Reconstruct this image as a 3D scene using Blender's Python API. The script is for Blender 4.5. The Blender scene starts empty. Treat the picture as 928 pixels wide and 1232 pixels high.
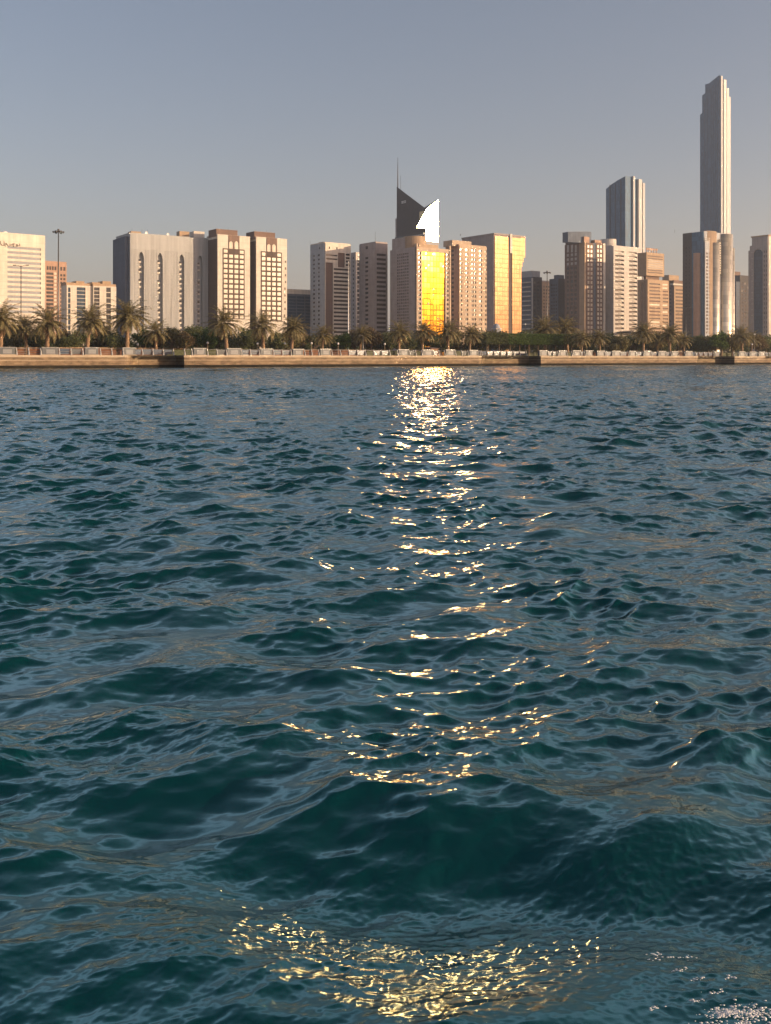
import bpy, bmesh, math, random
import numpy as np
from mathutils import Vector, Matrix
R = math.radians
C = bpy.context.scene.collection
scene = bpy.context.scene
random.seed(7)

# ------------------------------------------------------------------ camera, sky, sun, exposure
F, HZ, CX, CAMZ = 1198.0, 431.0, 464.0, 2.1        # pixels of the 928 x 1232 photograph; eye height over the sea in metres
GZ = 2.7                                            # promenade level
cam = bpy.data.cameras.new('camera'); camo = bpy.data.objects.new('camera', cam); C.objects.link(camo)
cam.sensor_fit = 'AUTO'; cam.sensor_width = 36; cam.lens = 36 * F / 1232
cam.shift_y = -(616 - HZ) / 1232
cam.clip_start = 0.05; cam.clip_end = 30000
camo.location = (0, 0, CAMZ); camo.rotation_euler = (R(90), 0, 0)
scene.camera = camo

SUN_AZ, SUN_EL = R(106.0), R(8.1)                    # azimuth clockwise from +Y
world = bpy.data.worlds.new('World'); scene.world = world; world.use_nodes = True
wn = world.node_tree; wn.nodes.clear()
sky = wn.nodes.new('ShaderNodeTexSky'); sky.sky_type = 'NISHITA'; sky.sun_disc = False
sky.sun_elevation = SUN_EL; sky.sun_rotation = SUN_AZ
sky.altitude = 0; sky.air_density = 1.0; sky.dust_density = 1.5; sky.ozone_density = 2.0
bgn = wn.nodes.new('ShaderNodeBackground'); bgn.inputs['Strength'].default_value = 0.098
wo = wn.nodes.new('ShaderNodeOutputWorld')
tint = wn.nodes.new('ShaderNodeVectorMath'); tint.operation = 'MULTIPLY'; tint.inputs[1].default_value = (1.09, .77, .715)   # dusty evening air
wn.links.new(sky.outputs[0], tint.inputs[0]); wtc = wn.nodes.new('ShaderNodeTexCoord'); wsx = wn.nodes.new('ShaderNodeSeparateXYZ'); wn.links.new(wtc.outputs['Generated'], wsx.inputs[0])
sky_band = wn.nodes.new('ShaderNodeValToRGB'); sky_band.color_ramp.interpolation = 'LINEAR'                # added bright sky band above the view, brightens reflections on the water
vel = sky_band.color_ramp.elements; vel[0].position = 0; vel[0].color = (.2, .2, .2, 1); vel[1].position = .85; vel[1].color = (.085, .085, .085, 1)
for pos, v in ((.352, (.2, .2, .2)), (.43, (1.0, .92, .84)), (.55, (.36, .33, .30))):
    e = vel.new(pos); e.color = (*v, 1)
wn.links.new(wsx.outputs['Z'], sky_band.inputs[0])
vmul = wn.nodes.new('ShaderNodeVectorMath'); vmul.operation = 'MULTIPLY'; wn.links.new(tint.outputs[0], vmul.inputs[0]); wn.links.new(sky_band.outputs[0], vmul.inputs[1])
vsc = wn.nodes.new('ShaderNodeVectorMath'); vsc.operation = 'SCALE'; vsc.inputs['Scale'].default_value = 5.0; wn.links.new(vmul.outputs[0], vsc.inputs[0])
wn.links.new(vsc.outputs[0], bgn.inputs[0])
bg2 = wn.nodes.new('ShaderNodeBackground'); bg2.inputs['Color'].default_value = (.18, .42, .55, 1); bg2.inputs['Strength'].default_value = 0.045   # light scattered many times, even over the whole sky
bga = wn.nodes.new('ShaderNodeAddShader'); wn.links.new(bgn.outputs[0], bga.inputs[0]); wn.links.new(bg2.outputs[0], bga.inputs[1]); wn.links.new(bga.outputs[0], wo.inputs[0])
sd = bpy.data.lights.new('sun', 'SUN'); sd.energy = 4.2; sd.angle = R(0.5); sd.color = (1.0, 0.72, 0.45)
so = bpy.data.objects.new('sun', sd); C.objects.link(so)
sdir = Vector((math.sin(SUN_AZ) * math.cos(SUN_EL), math.cos(SUN_AZ) * math.cos(SUN_EL), math.sin(SUN_EL)))
so.rotation_euler = sdir.to_track_quat('Z', 'Y').to_euler()
so.location = sdir * 200
vs = scene.view_settings
vs.view_transform = 'Standard'; vs.look = 'None'; vs.gamma = 1; vs.use_curve_mapping = False
vs.exposure = 1.05
scene.cycles.max_bounces = 8; scene.cycles.diffuse_bounces = 3; scene.cycles.glossy_bounces = 4
scene.cycles.transmission_bounces = 4; scene.cycles.volume_bounces = 0; scene.cycles.transparent_max_bounces = 8
scene.cycles.use_denoising = True
scene.cycles.sample_clamp_indirect = 40; scene.cycles.sample_clamp_direct = 0
scene.cycles.blur_glossy = 0.0

# ------------------------------------------------------------------ materials
def mat(name, col, rough=0.7, var=0.12, scale=0.6, bump=0.0, bscale=8.0, spec=0.3, metal=0.0, stretch=(1, 1, 1)):
    m = bpy.data.materials.new(name); m.use_nodes = True
    n = m.node_tree; p = n.nodes['Principled BSDF']
    p.inputs['Roughness'].default_value = rough; p.inputs['Specular IOR Level'].default_value = spec
    p.inputs['Metallic'].default_value = metal
    tc = n.nodes.new('ShaderNodeTexCoord'); mp = n.nodes.new('ShaderNodeMapping')
    mp.inputs['Scale'].default_value = stretch
    n.links.new(tc.outputs['Object'], mp.inputs['Vector'])
    t = n.nodes.new('ShaderNodeTexNoise'); t.inputs['Scale'].default_value = scale; t.inputs['Detail'].default_value = 5
    n.links.new(mp.outputs[0], t.inputs['Vector'])
    r = n.nodes.new('ShaderNodeValToRGB')
    lo = [max(0, c * (1 - var)) for c in col]; hi = [min(1, c * (1 + var)) for c in col]
    r.color_ramp.elements[0].color = (*lo, 1); r.color_ramp.elements[1].color = (*hi, 1)
    r.color_ramp.elements[0].position = 0.3; r.color_ramp.elements[1].position = 0.7
    n.links.new(t.outputs['Fac'], r.inputs['Fac']); n.links.new(r.outputs['Color'], p.inputs['Base Color'])
    if bump:
        b = n.nodes.new('ShaderNodeTexNoise'); b.inputs['Scale'].default_value = bscale; b.inputs['Detail'].default_value = 6
        n.links.new(mp.outputs[0], b.inputs['Vector'])
        bn = n.nodes.new('ShaderNodeBump'); bn.inputs['Strength'].default_value = bump; bn.inputs['Distance'].default_value = 0.1
        n.links.new(b.outputs['Fac'], bn.inputs['Height']); n.links.new(bn.outputs[0], p.inputs['Normal'])
    return m

def stone(name, col, floor=3.4, joint=0.82, **k):
    """facade stone or render: mottled, with fine horizontal joints at the storeys and weather streaks"""
    m = mat(name, col, rough=k.pop('rough', 0.75), var=k.pop('var', 0.1), scale=0.25, **k)
    n = m.node_tree; p = n.nodes['Principled BSDF']
    src = p.inputs['Base Color'].links[0].from_socket
    tc = n.nodes.new('ShaderNodeTexCoord')
    sx = n.nodes.new('ShaderNodeSeparateXYZ'); n.links.new(tc.outputs['Object'], sx.inputs[0])
    md = n.nodes.new('ShaderNodeMath'); md.operation = 'MODULO'; md.inputs[1].default_value = floor
    n.links.new(sx.outputs['Z'], md.inputs[0])
    lt = n.nodes.new('ShaderNodeMath'); lt.operation = 'LESS_THAN'; lt.inputs[1].default_value = 0.16
    n.links.new(md.outputs[0], lt.inputs[0])
    st = n.nodes.new('ShaderNodeTexNoise'); st.inputs['Scale'].default_value = 1.0; st.inputs['Detail'].default_value = 4
    mp = n.nodes.new('ShaderNodeMapping'); mp.inputs['Scale'].default_value = (0.9, 0.9, 0.05)
    n.links.new(tc.outputs['Object'], mp.inputs[0]); n.links.new(mp.outputs[0], st.inputs['Vector'])
    rr = n.nodes.new('ShaderNodeMapRange'); rr.inputs[1].default_value = 0.35; rr.inputs[2].default_value = 0.7
    rr.inputs[3].default_value = 0.86; rr.inputs[4].default_value = 1.06
    n.links.new(st.outputs['Fac'], rr.inputs[0])
    jm = n.nodes.new('ShaderNodeMapRange'); jm.inputs[3].default_value = 1; jm.inputs[4].default_value = joint
    n.links.new(lt.outputs[0], jm.inputs[0])
    mu = n.nodes.new('ShaderNodeMath'); mu.operation = 'MULTIPLY'
    n.links.new(rr.outputs[0], mu.inputs[0]); n.links.new(jm.outputs[0], mu.inputs[1])
    vm = n.nodes.new('ShaderNodeVectorMath'); vm.operation = 'SCALE'
    n.links.new(src, vm.inputs[0]); n.links.new(mu.outputs[0], vm.inputs['Scale'])
    n.links.new(vm.outputs[0], p.inputs['Base Color'])
    return m

def glass(name, col, rough=0.08, spec=0.5, cell=(1.5, 3.4), tilt=0.02, metal=0.0, joint=0.6, line=0.1, ior=1.5):
    """facade glazing: tinted panes with thin mullion lines and a slightly different tilt for each pane"""
    m = bpy.data.materials.new(name); m.use_nodes = True
    n = m.node_tree; p = n.nodes['Principled BSDF']
    p.inputs['Roughness'].default_value = rough; p.inputs['Metallic'].default_value = metal
    p.inputs['IOR'].default_value = ior; p.inputs['Specular IOR Level'].default_value = spec
    tc = n.nodes.new('ShaderNodeTexCoord'); sx = n.nodes.new('ShaderNodeSeparateXYZ')
    n.links.new(tc.outputs['Object'], sx.inputs[0])
    ad = n.nodes.new('ShaderNodeMath'); ad.operation = 'ADD'
    n.links.new(sx.outputs['X'], ad.inputs[0]); n.links.new(sx.outputs['Y'], ad.inputs[1])
    def cellof(sock, size):
        d = n.nodes.new('ShaderNodeMath'); d.operation = 'DIVIDE'; d.inputs[1].default_value = size; n.links.new(sock, d.inputs[0])
        f = n.nodes.new('ShaderNodeMath'); f.operation = 'FLOOR'; n.links.new(d.outputs[0], f.inputs[0])
        q = n.nodes.new('ShaderNodeMath'); q.operation = 'FRACT'; n.links.new(d.outputs[0], q.inputs[0])
        l = n.nodes.new('ShaderNodeMath'); l.operation = 'LESS_THAN'; l.inputs[1].default_value = line; n.links.new(q.outputs[0], l.inputs[0])
        return f.outputs[0], l.outputs[0]
    cu, lu = cellof(ad.outputs[0], cell[0]); cv, lv = cellof(sx.outputs['Z'], cell[1])
    cb = n.nodes.new('ShaderNodeCombineXYZ'); n.links.new(cu, cb.inputs[0]); n.links.new(cv, cb.inputs[1])
    wnz = n.nodes.new('ShaderNodeTexWhiteNoise'); wnz.noise_dimensions = '3D'; n.links.new(cb.outputs[0], wnz.inputs['Vector'])
    # per-pane tilt
    vs_ = n.nodes.new('ShaderNodeVectorMath'); vs_.operation = 'SUBTRACT'; vs_.inputs[1].default_value = (.5, .5, .5)
    n.links.new(wnz.outputs['Color'], vs_.inputs[0])
    sc_ = n.nodes.new('ShaderNodeVectorMath'); sc_.operation = 'SCALE'; sc_.inputs['Scale'].default_value = tilt
    n.links.new(vs_.outputs[0], sc_.inputs[0])
    ge = n.nodes.new('ShaderNodeNewGeometry')
    va = n.nodes.new('ShaderNodeVectorMath'); va.operation = 'ADD'
    n.links.new(ge.outputs['Normal'], va.inputs[0]); n.links.new(sc_.outputs[0], va.inputs[1])
    nm = n.nodes.new('ShaderNodeVectorMath'); nm.operation = 'NORMALIZE'; n.links.new(va.outputs[0], nm.inputs[0])
    n.links.new(nm.outputs[0], p.inputs['Normal'])
    # tone: per-pane variation and mullions
    mx = n.nodes.new('ShaderNodeMath'); mx.operation = 'MAXIMUM'; n.links.new(lu, mx.inputs[0]); n.links.new(lv, mx.inputs[1])
    jm = n.nodes.new('ShaderNodeMapRange'); jm.inputs[3].default_value = 1; jm.inputs[4].default_value = joint
    n.links.new(mx.outputs[0], jm.inputs[0])
    pv = n.nodes.new('ShaderNodeMapRange'); pv.inputs[3].default_value = 0.8; pv.inputs[4].default_value = 1.2
    n.links.new(wnz.outputs['Value'], pv.inputs[0])
    mu = n.nodes.new('ShaderNodeMath'); mu.operation = 'MULTIPLY'
    n.links.new(jm.outputs[0], mu.inputs[0]); n.links.new(pv.outputs[0], mu.inputs[1])
    vm = n.nodes.new('ShaderNodeVectorMath'); vm.operation = 'SCALE'; vm.inputs[0].default_value = col
    n.links.new(mu.outputs[0], vm.inputs['Scale']); n.links.new(vm.outputs[0], p.inputs['Base Color'])
    return m

M = {}
M['cream'] = stone('cream_render', (0.55, 0.50, 0.43))
M['white'] = stone('white_render', (0.60, 0.53, 0.44))
M['offwhite'] = stone('offwhite_cladding', (0.50, 0.46, 0.42))
M['pink'] = stone('pink_stone', (0.38, 0.24, 0.17))
M['grey'] = stone('grey_concrete', (0.37, 0.37, 0.36), stretch=(1.6, 1.6, .1), var=.16, joint=.93)
M['peach'] = stone('peach_stone', (0.42, 0.32, 0.23))
M['mauve'] = stone('mauve_stone', (0.32, 0.27, 0.25))
M['brown'] = stone('brown_stone', (0.16, 0.10, 0.075))
M['tan'] = stone('tan_stone', (0.36, 0.25, 0.16))
M['dark'] = stone('dark_cladding', (0.05, 0.045, 0.045))
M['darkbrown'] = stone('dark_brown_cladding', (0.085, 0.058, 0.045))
M['panelgrey'] = stone('pale_grey_cladding', (0.33, 0.34, 0.36))
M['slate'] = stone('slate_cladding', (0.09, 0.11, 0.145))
M['pane'] = glass('window_glass', (0.035, 0.035, 0.04), 0.12, tilt=0.03)
M['panebright'] = glass('pale_cream_glass', (0.62, 0.54, 0.44), 0.22, tilt=0.03, joint=.9)  # pale cream panes, lighter than the plain window glass
M['paneshade'] = glass('brown_glass', (0.07, 0.045, 0.035), 0.15)
M['blueglass'] = glass('blue_glass', (0.04, 0.07, 0.11), 0.12, ior=1.4)
M['steelglass'] = glass('steel_blue_glass', (0.05, 0.115, 0.19), 0.16, ior=1.3, cell=(1.5, 3.8), tilt=.012, joint=.85)
M['silver'] = glass('silver_glass', (0.55, 0.48, 0.38), 0.38, ior=1.6, cell=(1.5, 3.8), tilt=.012, metal=.55, joint=.85)
M['strip'] = mat('silver_metal_strip', (0.40, 0.39, 0.38), .45, var=.08, scale=.2)
M['goldglass'] = glass('gold_mirror_glass', (0.12, 0.054, 0.004), 0.165, metal=1.0, cell=(2.6, 3.45), tilt=.022, joint=.35, line=.2)
M['amberglass'] = glass('amber_mirror_glass', (0.058, 0.032, 0.0155), 0.30, metal=.95, cell=(2.4, 3.4), tilt=.016, joint=.6, line=.2)
M['flareglass'] = glass('pale_mirror_glass', (0.42, 0.32, 0.20), 0.18, metal=1.0, cell=(1.8, 3.6), tilt=.01, joint=.9)
M['metal'] = mat('grey_metal', (0.16, 0.16, 0.165), 0.45, metal=.6)
M['darkmetal'] = mat('dark_metal', (0.08, 0.07, 0.065), 0.5, metal=.4)
M['whitepaint'] = mat('white_paint', (0.72, 0.70, 0.67), 0.5, var=.08, scale=3)
M['roof'] = mat('roof_gravel', (0.30, 0.27, 0.24), .9)
M['wallface'] = mat('seawall_stone', (0.205, 0.145, 0.09), .85, var=.4, scale=0.55, bump=.6, bscale=2.2, stretch=(1, 1, 2.5))
M['coping'] = mat('pale_coping_stone', (0.36, 0.285, 0.205), .8, var=.15, scale=.7)
M['algae'] = mat('wet_algae_stone', (0.018, 0.016, 0.012), .9, var=.4, scale=1.2, bump=.3, bscale=3, spec=.05)
def joints(m, size=(2.4, .42), dark=.55):
    n = m.node_tree; p = n.nodes['Principled BSDF']; src = p.inputs['Base Color'].links[0].from_socket
    tc = n.nodes.new('ShaderNodeTexCoord'); sx = n.nodes.new('ShaderNodeSeparateXYZ'); n.links.new(tc.outputs['Object'], sx.inputs[0])
    cb = n.nodes.new('ShaderNodeCombineXYZ'); n.links.new(sx.outputs['X'], cb.inputs[0]); n.links.new(sx.outputs['Z'], cb.inputs[1])
    b = n.nodes.new('ShaderNodeTexBrick'); b.inputs['Scale'].default_value = 1; b.inputs['Brick Width'].default_value = size[0]; b.inputs['Row Height'].default_value = size[1]
    b.inputs['Mortar Size'].default_value = .035; b.inputs['Color1'].default_value = (1, 1, 1, 1); b.inputs['Color2'].default_value = (.72, .70, .68, 1); b.inputs['Mortar'].default_value = (dark, dark, dark, 1)
    n.links.new(cb.outputs[0], b.inputs['Vector'])
    vm = n.nodes.new('ShaderNodeVectorMath'); vm.operation = 'MULTIPLY'; n.links.new(src, vm.inputs[0]); n.links.new(b.outputs['Color'], vm.inputs[1]); n.links.new(vm.outputs[0], p.inputs['Base Color'])
joints(M['wallface'])
M['paving'] = mat('promenade_paving', (0.38, 0.31, 0.25), .85, scale=.3)
M['sand'] = mat('dry_ground', (0.30, 0.24, 0.17), .9, var=.2, scale=.05)
M['boxgrey'] = mat('grey_painted_panel', (0.08, 0.085, 0.092), .5, var=.1, scale=1.5)
M['panelwhite'] = mat('pale_panel', (0.18, 0.18, 0.185), .45, var=.1, scale=2)
M['postpaint'] = mat('pale_post_paint', (0.30, 0.29, 0.28), .5, var=.1, scale=2)
M['navy'] = mat('navy_panel', (0.035, 0.06, 0.10), .25, var=.2, scale=.8, spec=.5)
M['brick'] = mat('red_brown_wall', (0.17, 0.08, 0.045), .85, var=.3, scale=1.0, bump=.4)
M['wood'] = mat('brown_timber', (0.24, 0.13, 0.07), .7, var=.3, scale=1.0)

def leafmat(name, col, var=.45, trans=.35):
    m = bpy.data.materials.new(name); m.use_nodes = True
    n = m.node_tree; n.nodes.clear()
    o = n.nodes.new('ShaderNodeOutputMaterial'); d = n.nodes.new('ShaderNodeBsdfPrincipled'); t = n.nodes.new('ShaderNodeBsdfTranslucent')
    d.inputs['Roughness'].default_value = .55; d.inputs['Specular IOR Level'].default_value = .3
    mx = n.nodes.new('ShaderNodeMixShader'); mx.inputs[0].default_value = trans
    ge = n.nodes.new('ShaderNodeNewGeometry'); rp = n.nodes.new('ShaderNodeValToRGB')
    rp.color_ramp.elements[0].color = (*[c * (1 - var) for c in col], 1); rp.color_ramp.elements[1].color = (*[c * (1 + var) for c in col], 1)
    n.links.new(ge.outputs['Random Per Island'], rp.inputs[0])
    n.links.new(rp.outputs[0], d.inputs['Base Color']); n.links.new(rp.outputs[0], t.inputs[0])
    n.links.new(d.outputs[0], mx.inputs[1]); n.links.new(t.outputs[0], mx.inputs[2]); n.links.new(mx.outputs[0], o.inputs[0])
    return m
M['palmleaf'] = leafmat('palm_leaf', (0.215, 0.18, 0.085))
M['deadleaf'] = leafmat('dry_palm_leaf', (0.24, 0.15, 0.075))
M['palmtrunk'] = mat('palm_trunk_bark', (0.23, 0.15, 0.09), .9, var=.4, scale=3, bump=1, bscale=6, stretch=(1, 1, 2))
M['bark'] = mat('tree_bark', (0.16, 0.11, 0.07), .9, var=.3, scale=3, bump=.6)
M['leafdark'] = leafmat('dark_leaf', (0.105, 0.12, 0.048))
M['leafolive'] = leafmat('olive_leaf', (0.15, 0.135, 0.06))
M['leafgreen'] = leafmat('fresh_green_leaf', (0.075, 0.12, 0.028))
M['leafbrown'] = leafmat('brownish_leaf', (0.17, 0.122, 0.06))

# ------------------------------------------------------------------ mesh helpers
def mesh_of(bm, name, m=None, smooth=False):
    me = bpy.data.meshes.new(name); bm.to_mesh(me); bm.free()
    if m: me.materials.append(m)
    if smooth:
        for p in me.polygons: p.use_smooth = True
    return me
def link(name, me, parent=None, loc=(0, 0, 0), rotz=0.0):
    o = bpy.data.objects.new(name, me); C.objects.link(o)
    o.location = loc; o.rotation_euler = (0, 0, rotz)
    if parent: o.parent = parent
    return o
def tag(o, label=None, cat=None, group=None, kind=None):
    if label: o['label'] = label
    if cat: o['category'] = cat
    if group: o['group'] = group
    if kind: o['kind'] = kind
    return o
def thing(name, label, cat, loc, rotz=0.0, group=None):
    o = bpy.data.objects.new(name, None); C.objects.link(o); o.empty_display_size = .5
    o.location = loc; o.rotation_euler = (0, 0, rotz)
    return tag(o, label, cat, group)
def copy_tree(o, parent=None):
    c = o.copy(); C.objects.link(c); c.parent = parent
    for ch in KIDS.get(o, []): copy_tree(ch, c)
    return c
KIDS = {}
def box(bm, x0, x1, y0, y1, z0, z1):
    v = [bm.verts.new(p) for p in ((x0, y0, z0), (x1, y0, z0), (x1, y1, z0), (x0, y1, z0), (x0, y0, z1), (x1, y0, z1), (x1, y1, z1), (x0, y1, z1))]
    for f in ((0, 3, 2, 1), (4, 5, 6, 7), (0, 1, 5, 4), (1, 2, 6, 5), (2, 3, 7, 6), (3, 0, 4, 7)):
        bm.faces.new([v[i] for i in f])
def prism(bm, pts, z0, z1):
    """pts counter-clockwise in plan; z0/z1 a number or one per point"""
    n = len(pts)
    a0 = z0 if hasattr(z0, '__len__') else [z0] * n; a1 = z1 if hasattr(z1, '__len__') else [z1] * n
    lo = [bm.verts.new((p[0], p[1], a0[i])) for i, p in enumerate(pts)]; hi = [bm.verts.new((p[0], p[1], a1[i])) for i, p in enumerate(pts)]
    for i in range(n):
        j = (i + 1) % n; bm.faces.new((lo[i], lo[j], hi[j], hi[i]))
    bm.faces.new(hi); bm.faces.new(lo[::-1])
def tube(bm, pts, rads, seg=8, cap=True):
    rings = []
    for i, p in enumerate(pts):
        p = Vector(p)
        t = (Vector(pts[min(i + 1, len(pts) - 1)]) - Vector(pts[max(i - 1, 0)])).normalized()
        a = t.cross(Vector((0, 0, 1)) if abs(t.z) < .95 else Vector((1, 0, 0))).normalized(); b = t.cross(a)
        rings.append([bm.verts.new(p + (a * math.cos(2 * math.pi * k / seg) + b * math.sin(2 * math.pi * k / seg)) * rads[i]) for k in range(seg)])
    for r, s in zip(rings, rings[1:]):
        for k in range(seg):
            f = bm.faces.new((r[k], r[(k + 1) % seg], s[(k + 1) % seg], s[k])); f.smooth = True
    if cap:
        bm.faces.new(rings[0]); bm.faces.new(rings[-1][::-1])
def cylinder(bm, x, y, r, z0, z1, seg=24):
    prism(bm, [(x + r * math.cos(2 * math.pi * k / seg), y + r * math.sin(2 * math.pi * k / seg)) for k in range(seg)], z0, z1)

# ------------------------------------------------------------------ the wall line and the setting
def PX(px, Y): return (px - CX) / F * Y
W0, W1 = Vector((PX(0, 201), 201)), Vector((PX(928, 349), 349))
WU = (W1 - W0).normalized(); WN = Vector((WU.y, -WU.x))         # along the wall to the right, out over the water
def wall_t(px, off=0.0):
    """distance along the wall line (set back by off) at which pixel column px meets it"""
    k = (px - CX) / F; o = W0 - WN * off
    return (k * o.y - o.x) / (WU.x - k * WU.y)
def wall_pt(t, off=0.0):
    p = W0 + WU * t - WN * off
    return (p.x, p.y)
WALL_ANG = math.atan2(WU.y, WU.x)

# plan of the quay edge: straight runs and three recessed landings whose left ends curve back
DEP = 5.0
path = [(-900, 0)]
for a, b, c in ((150, 176, 222), (575, 598, 651), (838, 850, 884)):
    ta, tb, tc = wall_t(a), wall_t(b), wall_t(c)
    for i in range(9):
        f = i / 8; path.append((ta + (tb - ta) * f, DEP * (f * f * (3 - 2 * f))))
    path += [(tc, DEP), (tc + .001, 0)]
path.append((wall_t(920), 0)); path += [(wall_t(920) + .001, 3), (900, 3)]
quay = [wall_pt(t, o) for t, o in path]

def strip(name, m, parent, z0, z1, out, inn):
    """a band that follows the quay edge from z0 to z1, standing out by out and reaching back by inn"""
    bm = bmesh.new()
    offs = []
    n = len(quay)
    for i in range(n):
        p = Vector(quay[i]); a = Vector(quay[max(i - 1, 0)]); b = Vector(quay[min(i + 1, n - 1)])
        d1 = (p - a).normalized() if i else (b - p).normalized(); d2 = (b - p).normalized() if i < n - 1 else d1
        n1 = Vector((d1.y, -d1.x)); n2 = Vector((d2.y, -d2.x)); m_ = (n1 + n2)
        m_ = m_ / max(m_.dot(n1), .35) if m_.length > .01 else n1
        offs.append((p + m_ * out, p - m_ * inn))
    for (o0, i0), (o1, i1) in zip(offs, offs[1:]):
        q = [bm.verts.new((v.x, v.y, z)) for v in (o0, o1, i1, i0) for z in (z0, z1)]
        bm.faces.new((q[0], q[2], q[3], q[1])); bm.faces.new((q[1], q[3], q[5], q[7])); bm.faces.new((q[0], q[6], q[4], q[2])); bm.faces.new((q[7], q[5], q[4], q[6]))
    return link(name, mesh_of(bm, name, m), parent)
sw = thing('seawall', 'long sandy stone seawall with pale coping rising from the water', 'seawall', (0, 0, 0))
strip('coping', M['coping'], sw, 2.30, GZ + .06, .16, 1.2)
strip('wall_face', M['wallface'], sw, .62, 2.30, 0, .8)
strip('ledge', M['coping'], sw, 1.62, 1.74, .10, -.002)
strip('wet_base', M['algae'], sw, -1.5, .62, .05, .8)

bm = bmesh.new()                                                   # the land behind the quay edge, one sheet to the horizon
back = [wall_pt(900, 3), wall_pt(4000, 3), wall_pt(4000, 6000), wall_pt(-4000, 6000), wall_pt(-4000, 0)]
bm.faces.new([bm.verts.new((*p, GZ)) for p in quay + back])
bmesh.ops.triangulate(bm, faces=bm.faces[:])
tag(link('ground', mesh_of(bm, 'ground', M['sand'])), kind='structure')
bm = bmesh.new()
bm.faces.new([bm.verts.new((*p, GZ + .02)) for p in [wall_pt(-900, .9), wall_pt(900, 3.9), wall_pt(900, 15), wall_pt(-900, 15)]])
pv = tag(link('promenade', mesh_of(bm, 'promenade', M['paving'])), kind='structure')
# keep the paving off the landings: they are notched with the quay edge
bm = bmesh.new(); bm.from_mesh(pv.data); bm.clear()
inner = [wall_pt(t, o + .9) for t, o in path]
bm.faces.new([bm.verts.new((*p, GZ + .02)) for p in inner + [wall_pt(900, 18), wall_pt(-900, 18)]])
bmesh.ops.triangulate(bm, faces=bm.faces[:]); bm.to_mesh(pv.data); bm.free()
bm = bmesh.new()
bm.faces.new([bm.verts.new((*wall_pt(t, o), GZ + .03)) for t, o in ((-900, 110), (900, 110), (900, 140), (-900, 140))])
tag(link('road', mesh_of(bm, 'road', mat('asphalt', (0.05, 0.05, 0.05), .85))), kind='structure')

# ------------------------------------------------------------------ the sea
def ocean_tile(L, N, lam0, lam1, peak, seed, wind, spread):
    rs = np.random.RandomState(seed)
    k1 = np.fft.fftfreq(N, L / N) * 2 * np.pi
    kx, ky = np.meshgrid(k1, k1, indexing='xy'); k = np.hypot(kx, ky); k[0, 0] = 1
    kp = 2 * np.pi / peak
    S = k ** -4.0 * np.exp(-1.25 * (kp / k) ** 2)
    c = np.clip((kx * math.cos(wind) + ky * math.sin(wind)) / k, -1, 1)
    S = S * (spread + (1 - spread) * np.abs(c) ** 3)
    lo, hi = 2 * np.pi / lam1, 2 * np.pi / lam0
    S = S * (k >= lo) * (k < hi); S[0, 0] = 0
    a = np.sqrt(S) * (rs.normal(size=(N, N)) + 1j * rs.normal(size=(N, N)))
    h = np.fft.ifft2(a).real
    dx = np.fft.ifft2(-1j * kx / k * a).real; dy = np.fft.ifft2(-1j * ky / k * a).real
    sx = np.fft.ifft2(1j * kx * a).real; sy = np.fft.ifft2(1j * ky * a).real
    return h, dx, dy, float(np.sqrt((sx ** 2 + sy ** 2).mean()))
def sample(T, L, x, y):
    N = T.shape[0]; u = (x / L * N) % N; v = (y / L * N) % N
    i = np.floor(u).astype(int); j = np.floor(v).astype(int); fu = u - i; fv = v - j
    i1 = (i + 1) % N; j1 = (j + 1) % N; i %= N; j %= N
    return (T[j, i] * (1 - fu) + T[j, i1] * fu) * (1 - fv) + (T[j1, i] * (1 - fu) + T[j1, i1] * fu) * fv

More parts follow.
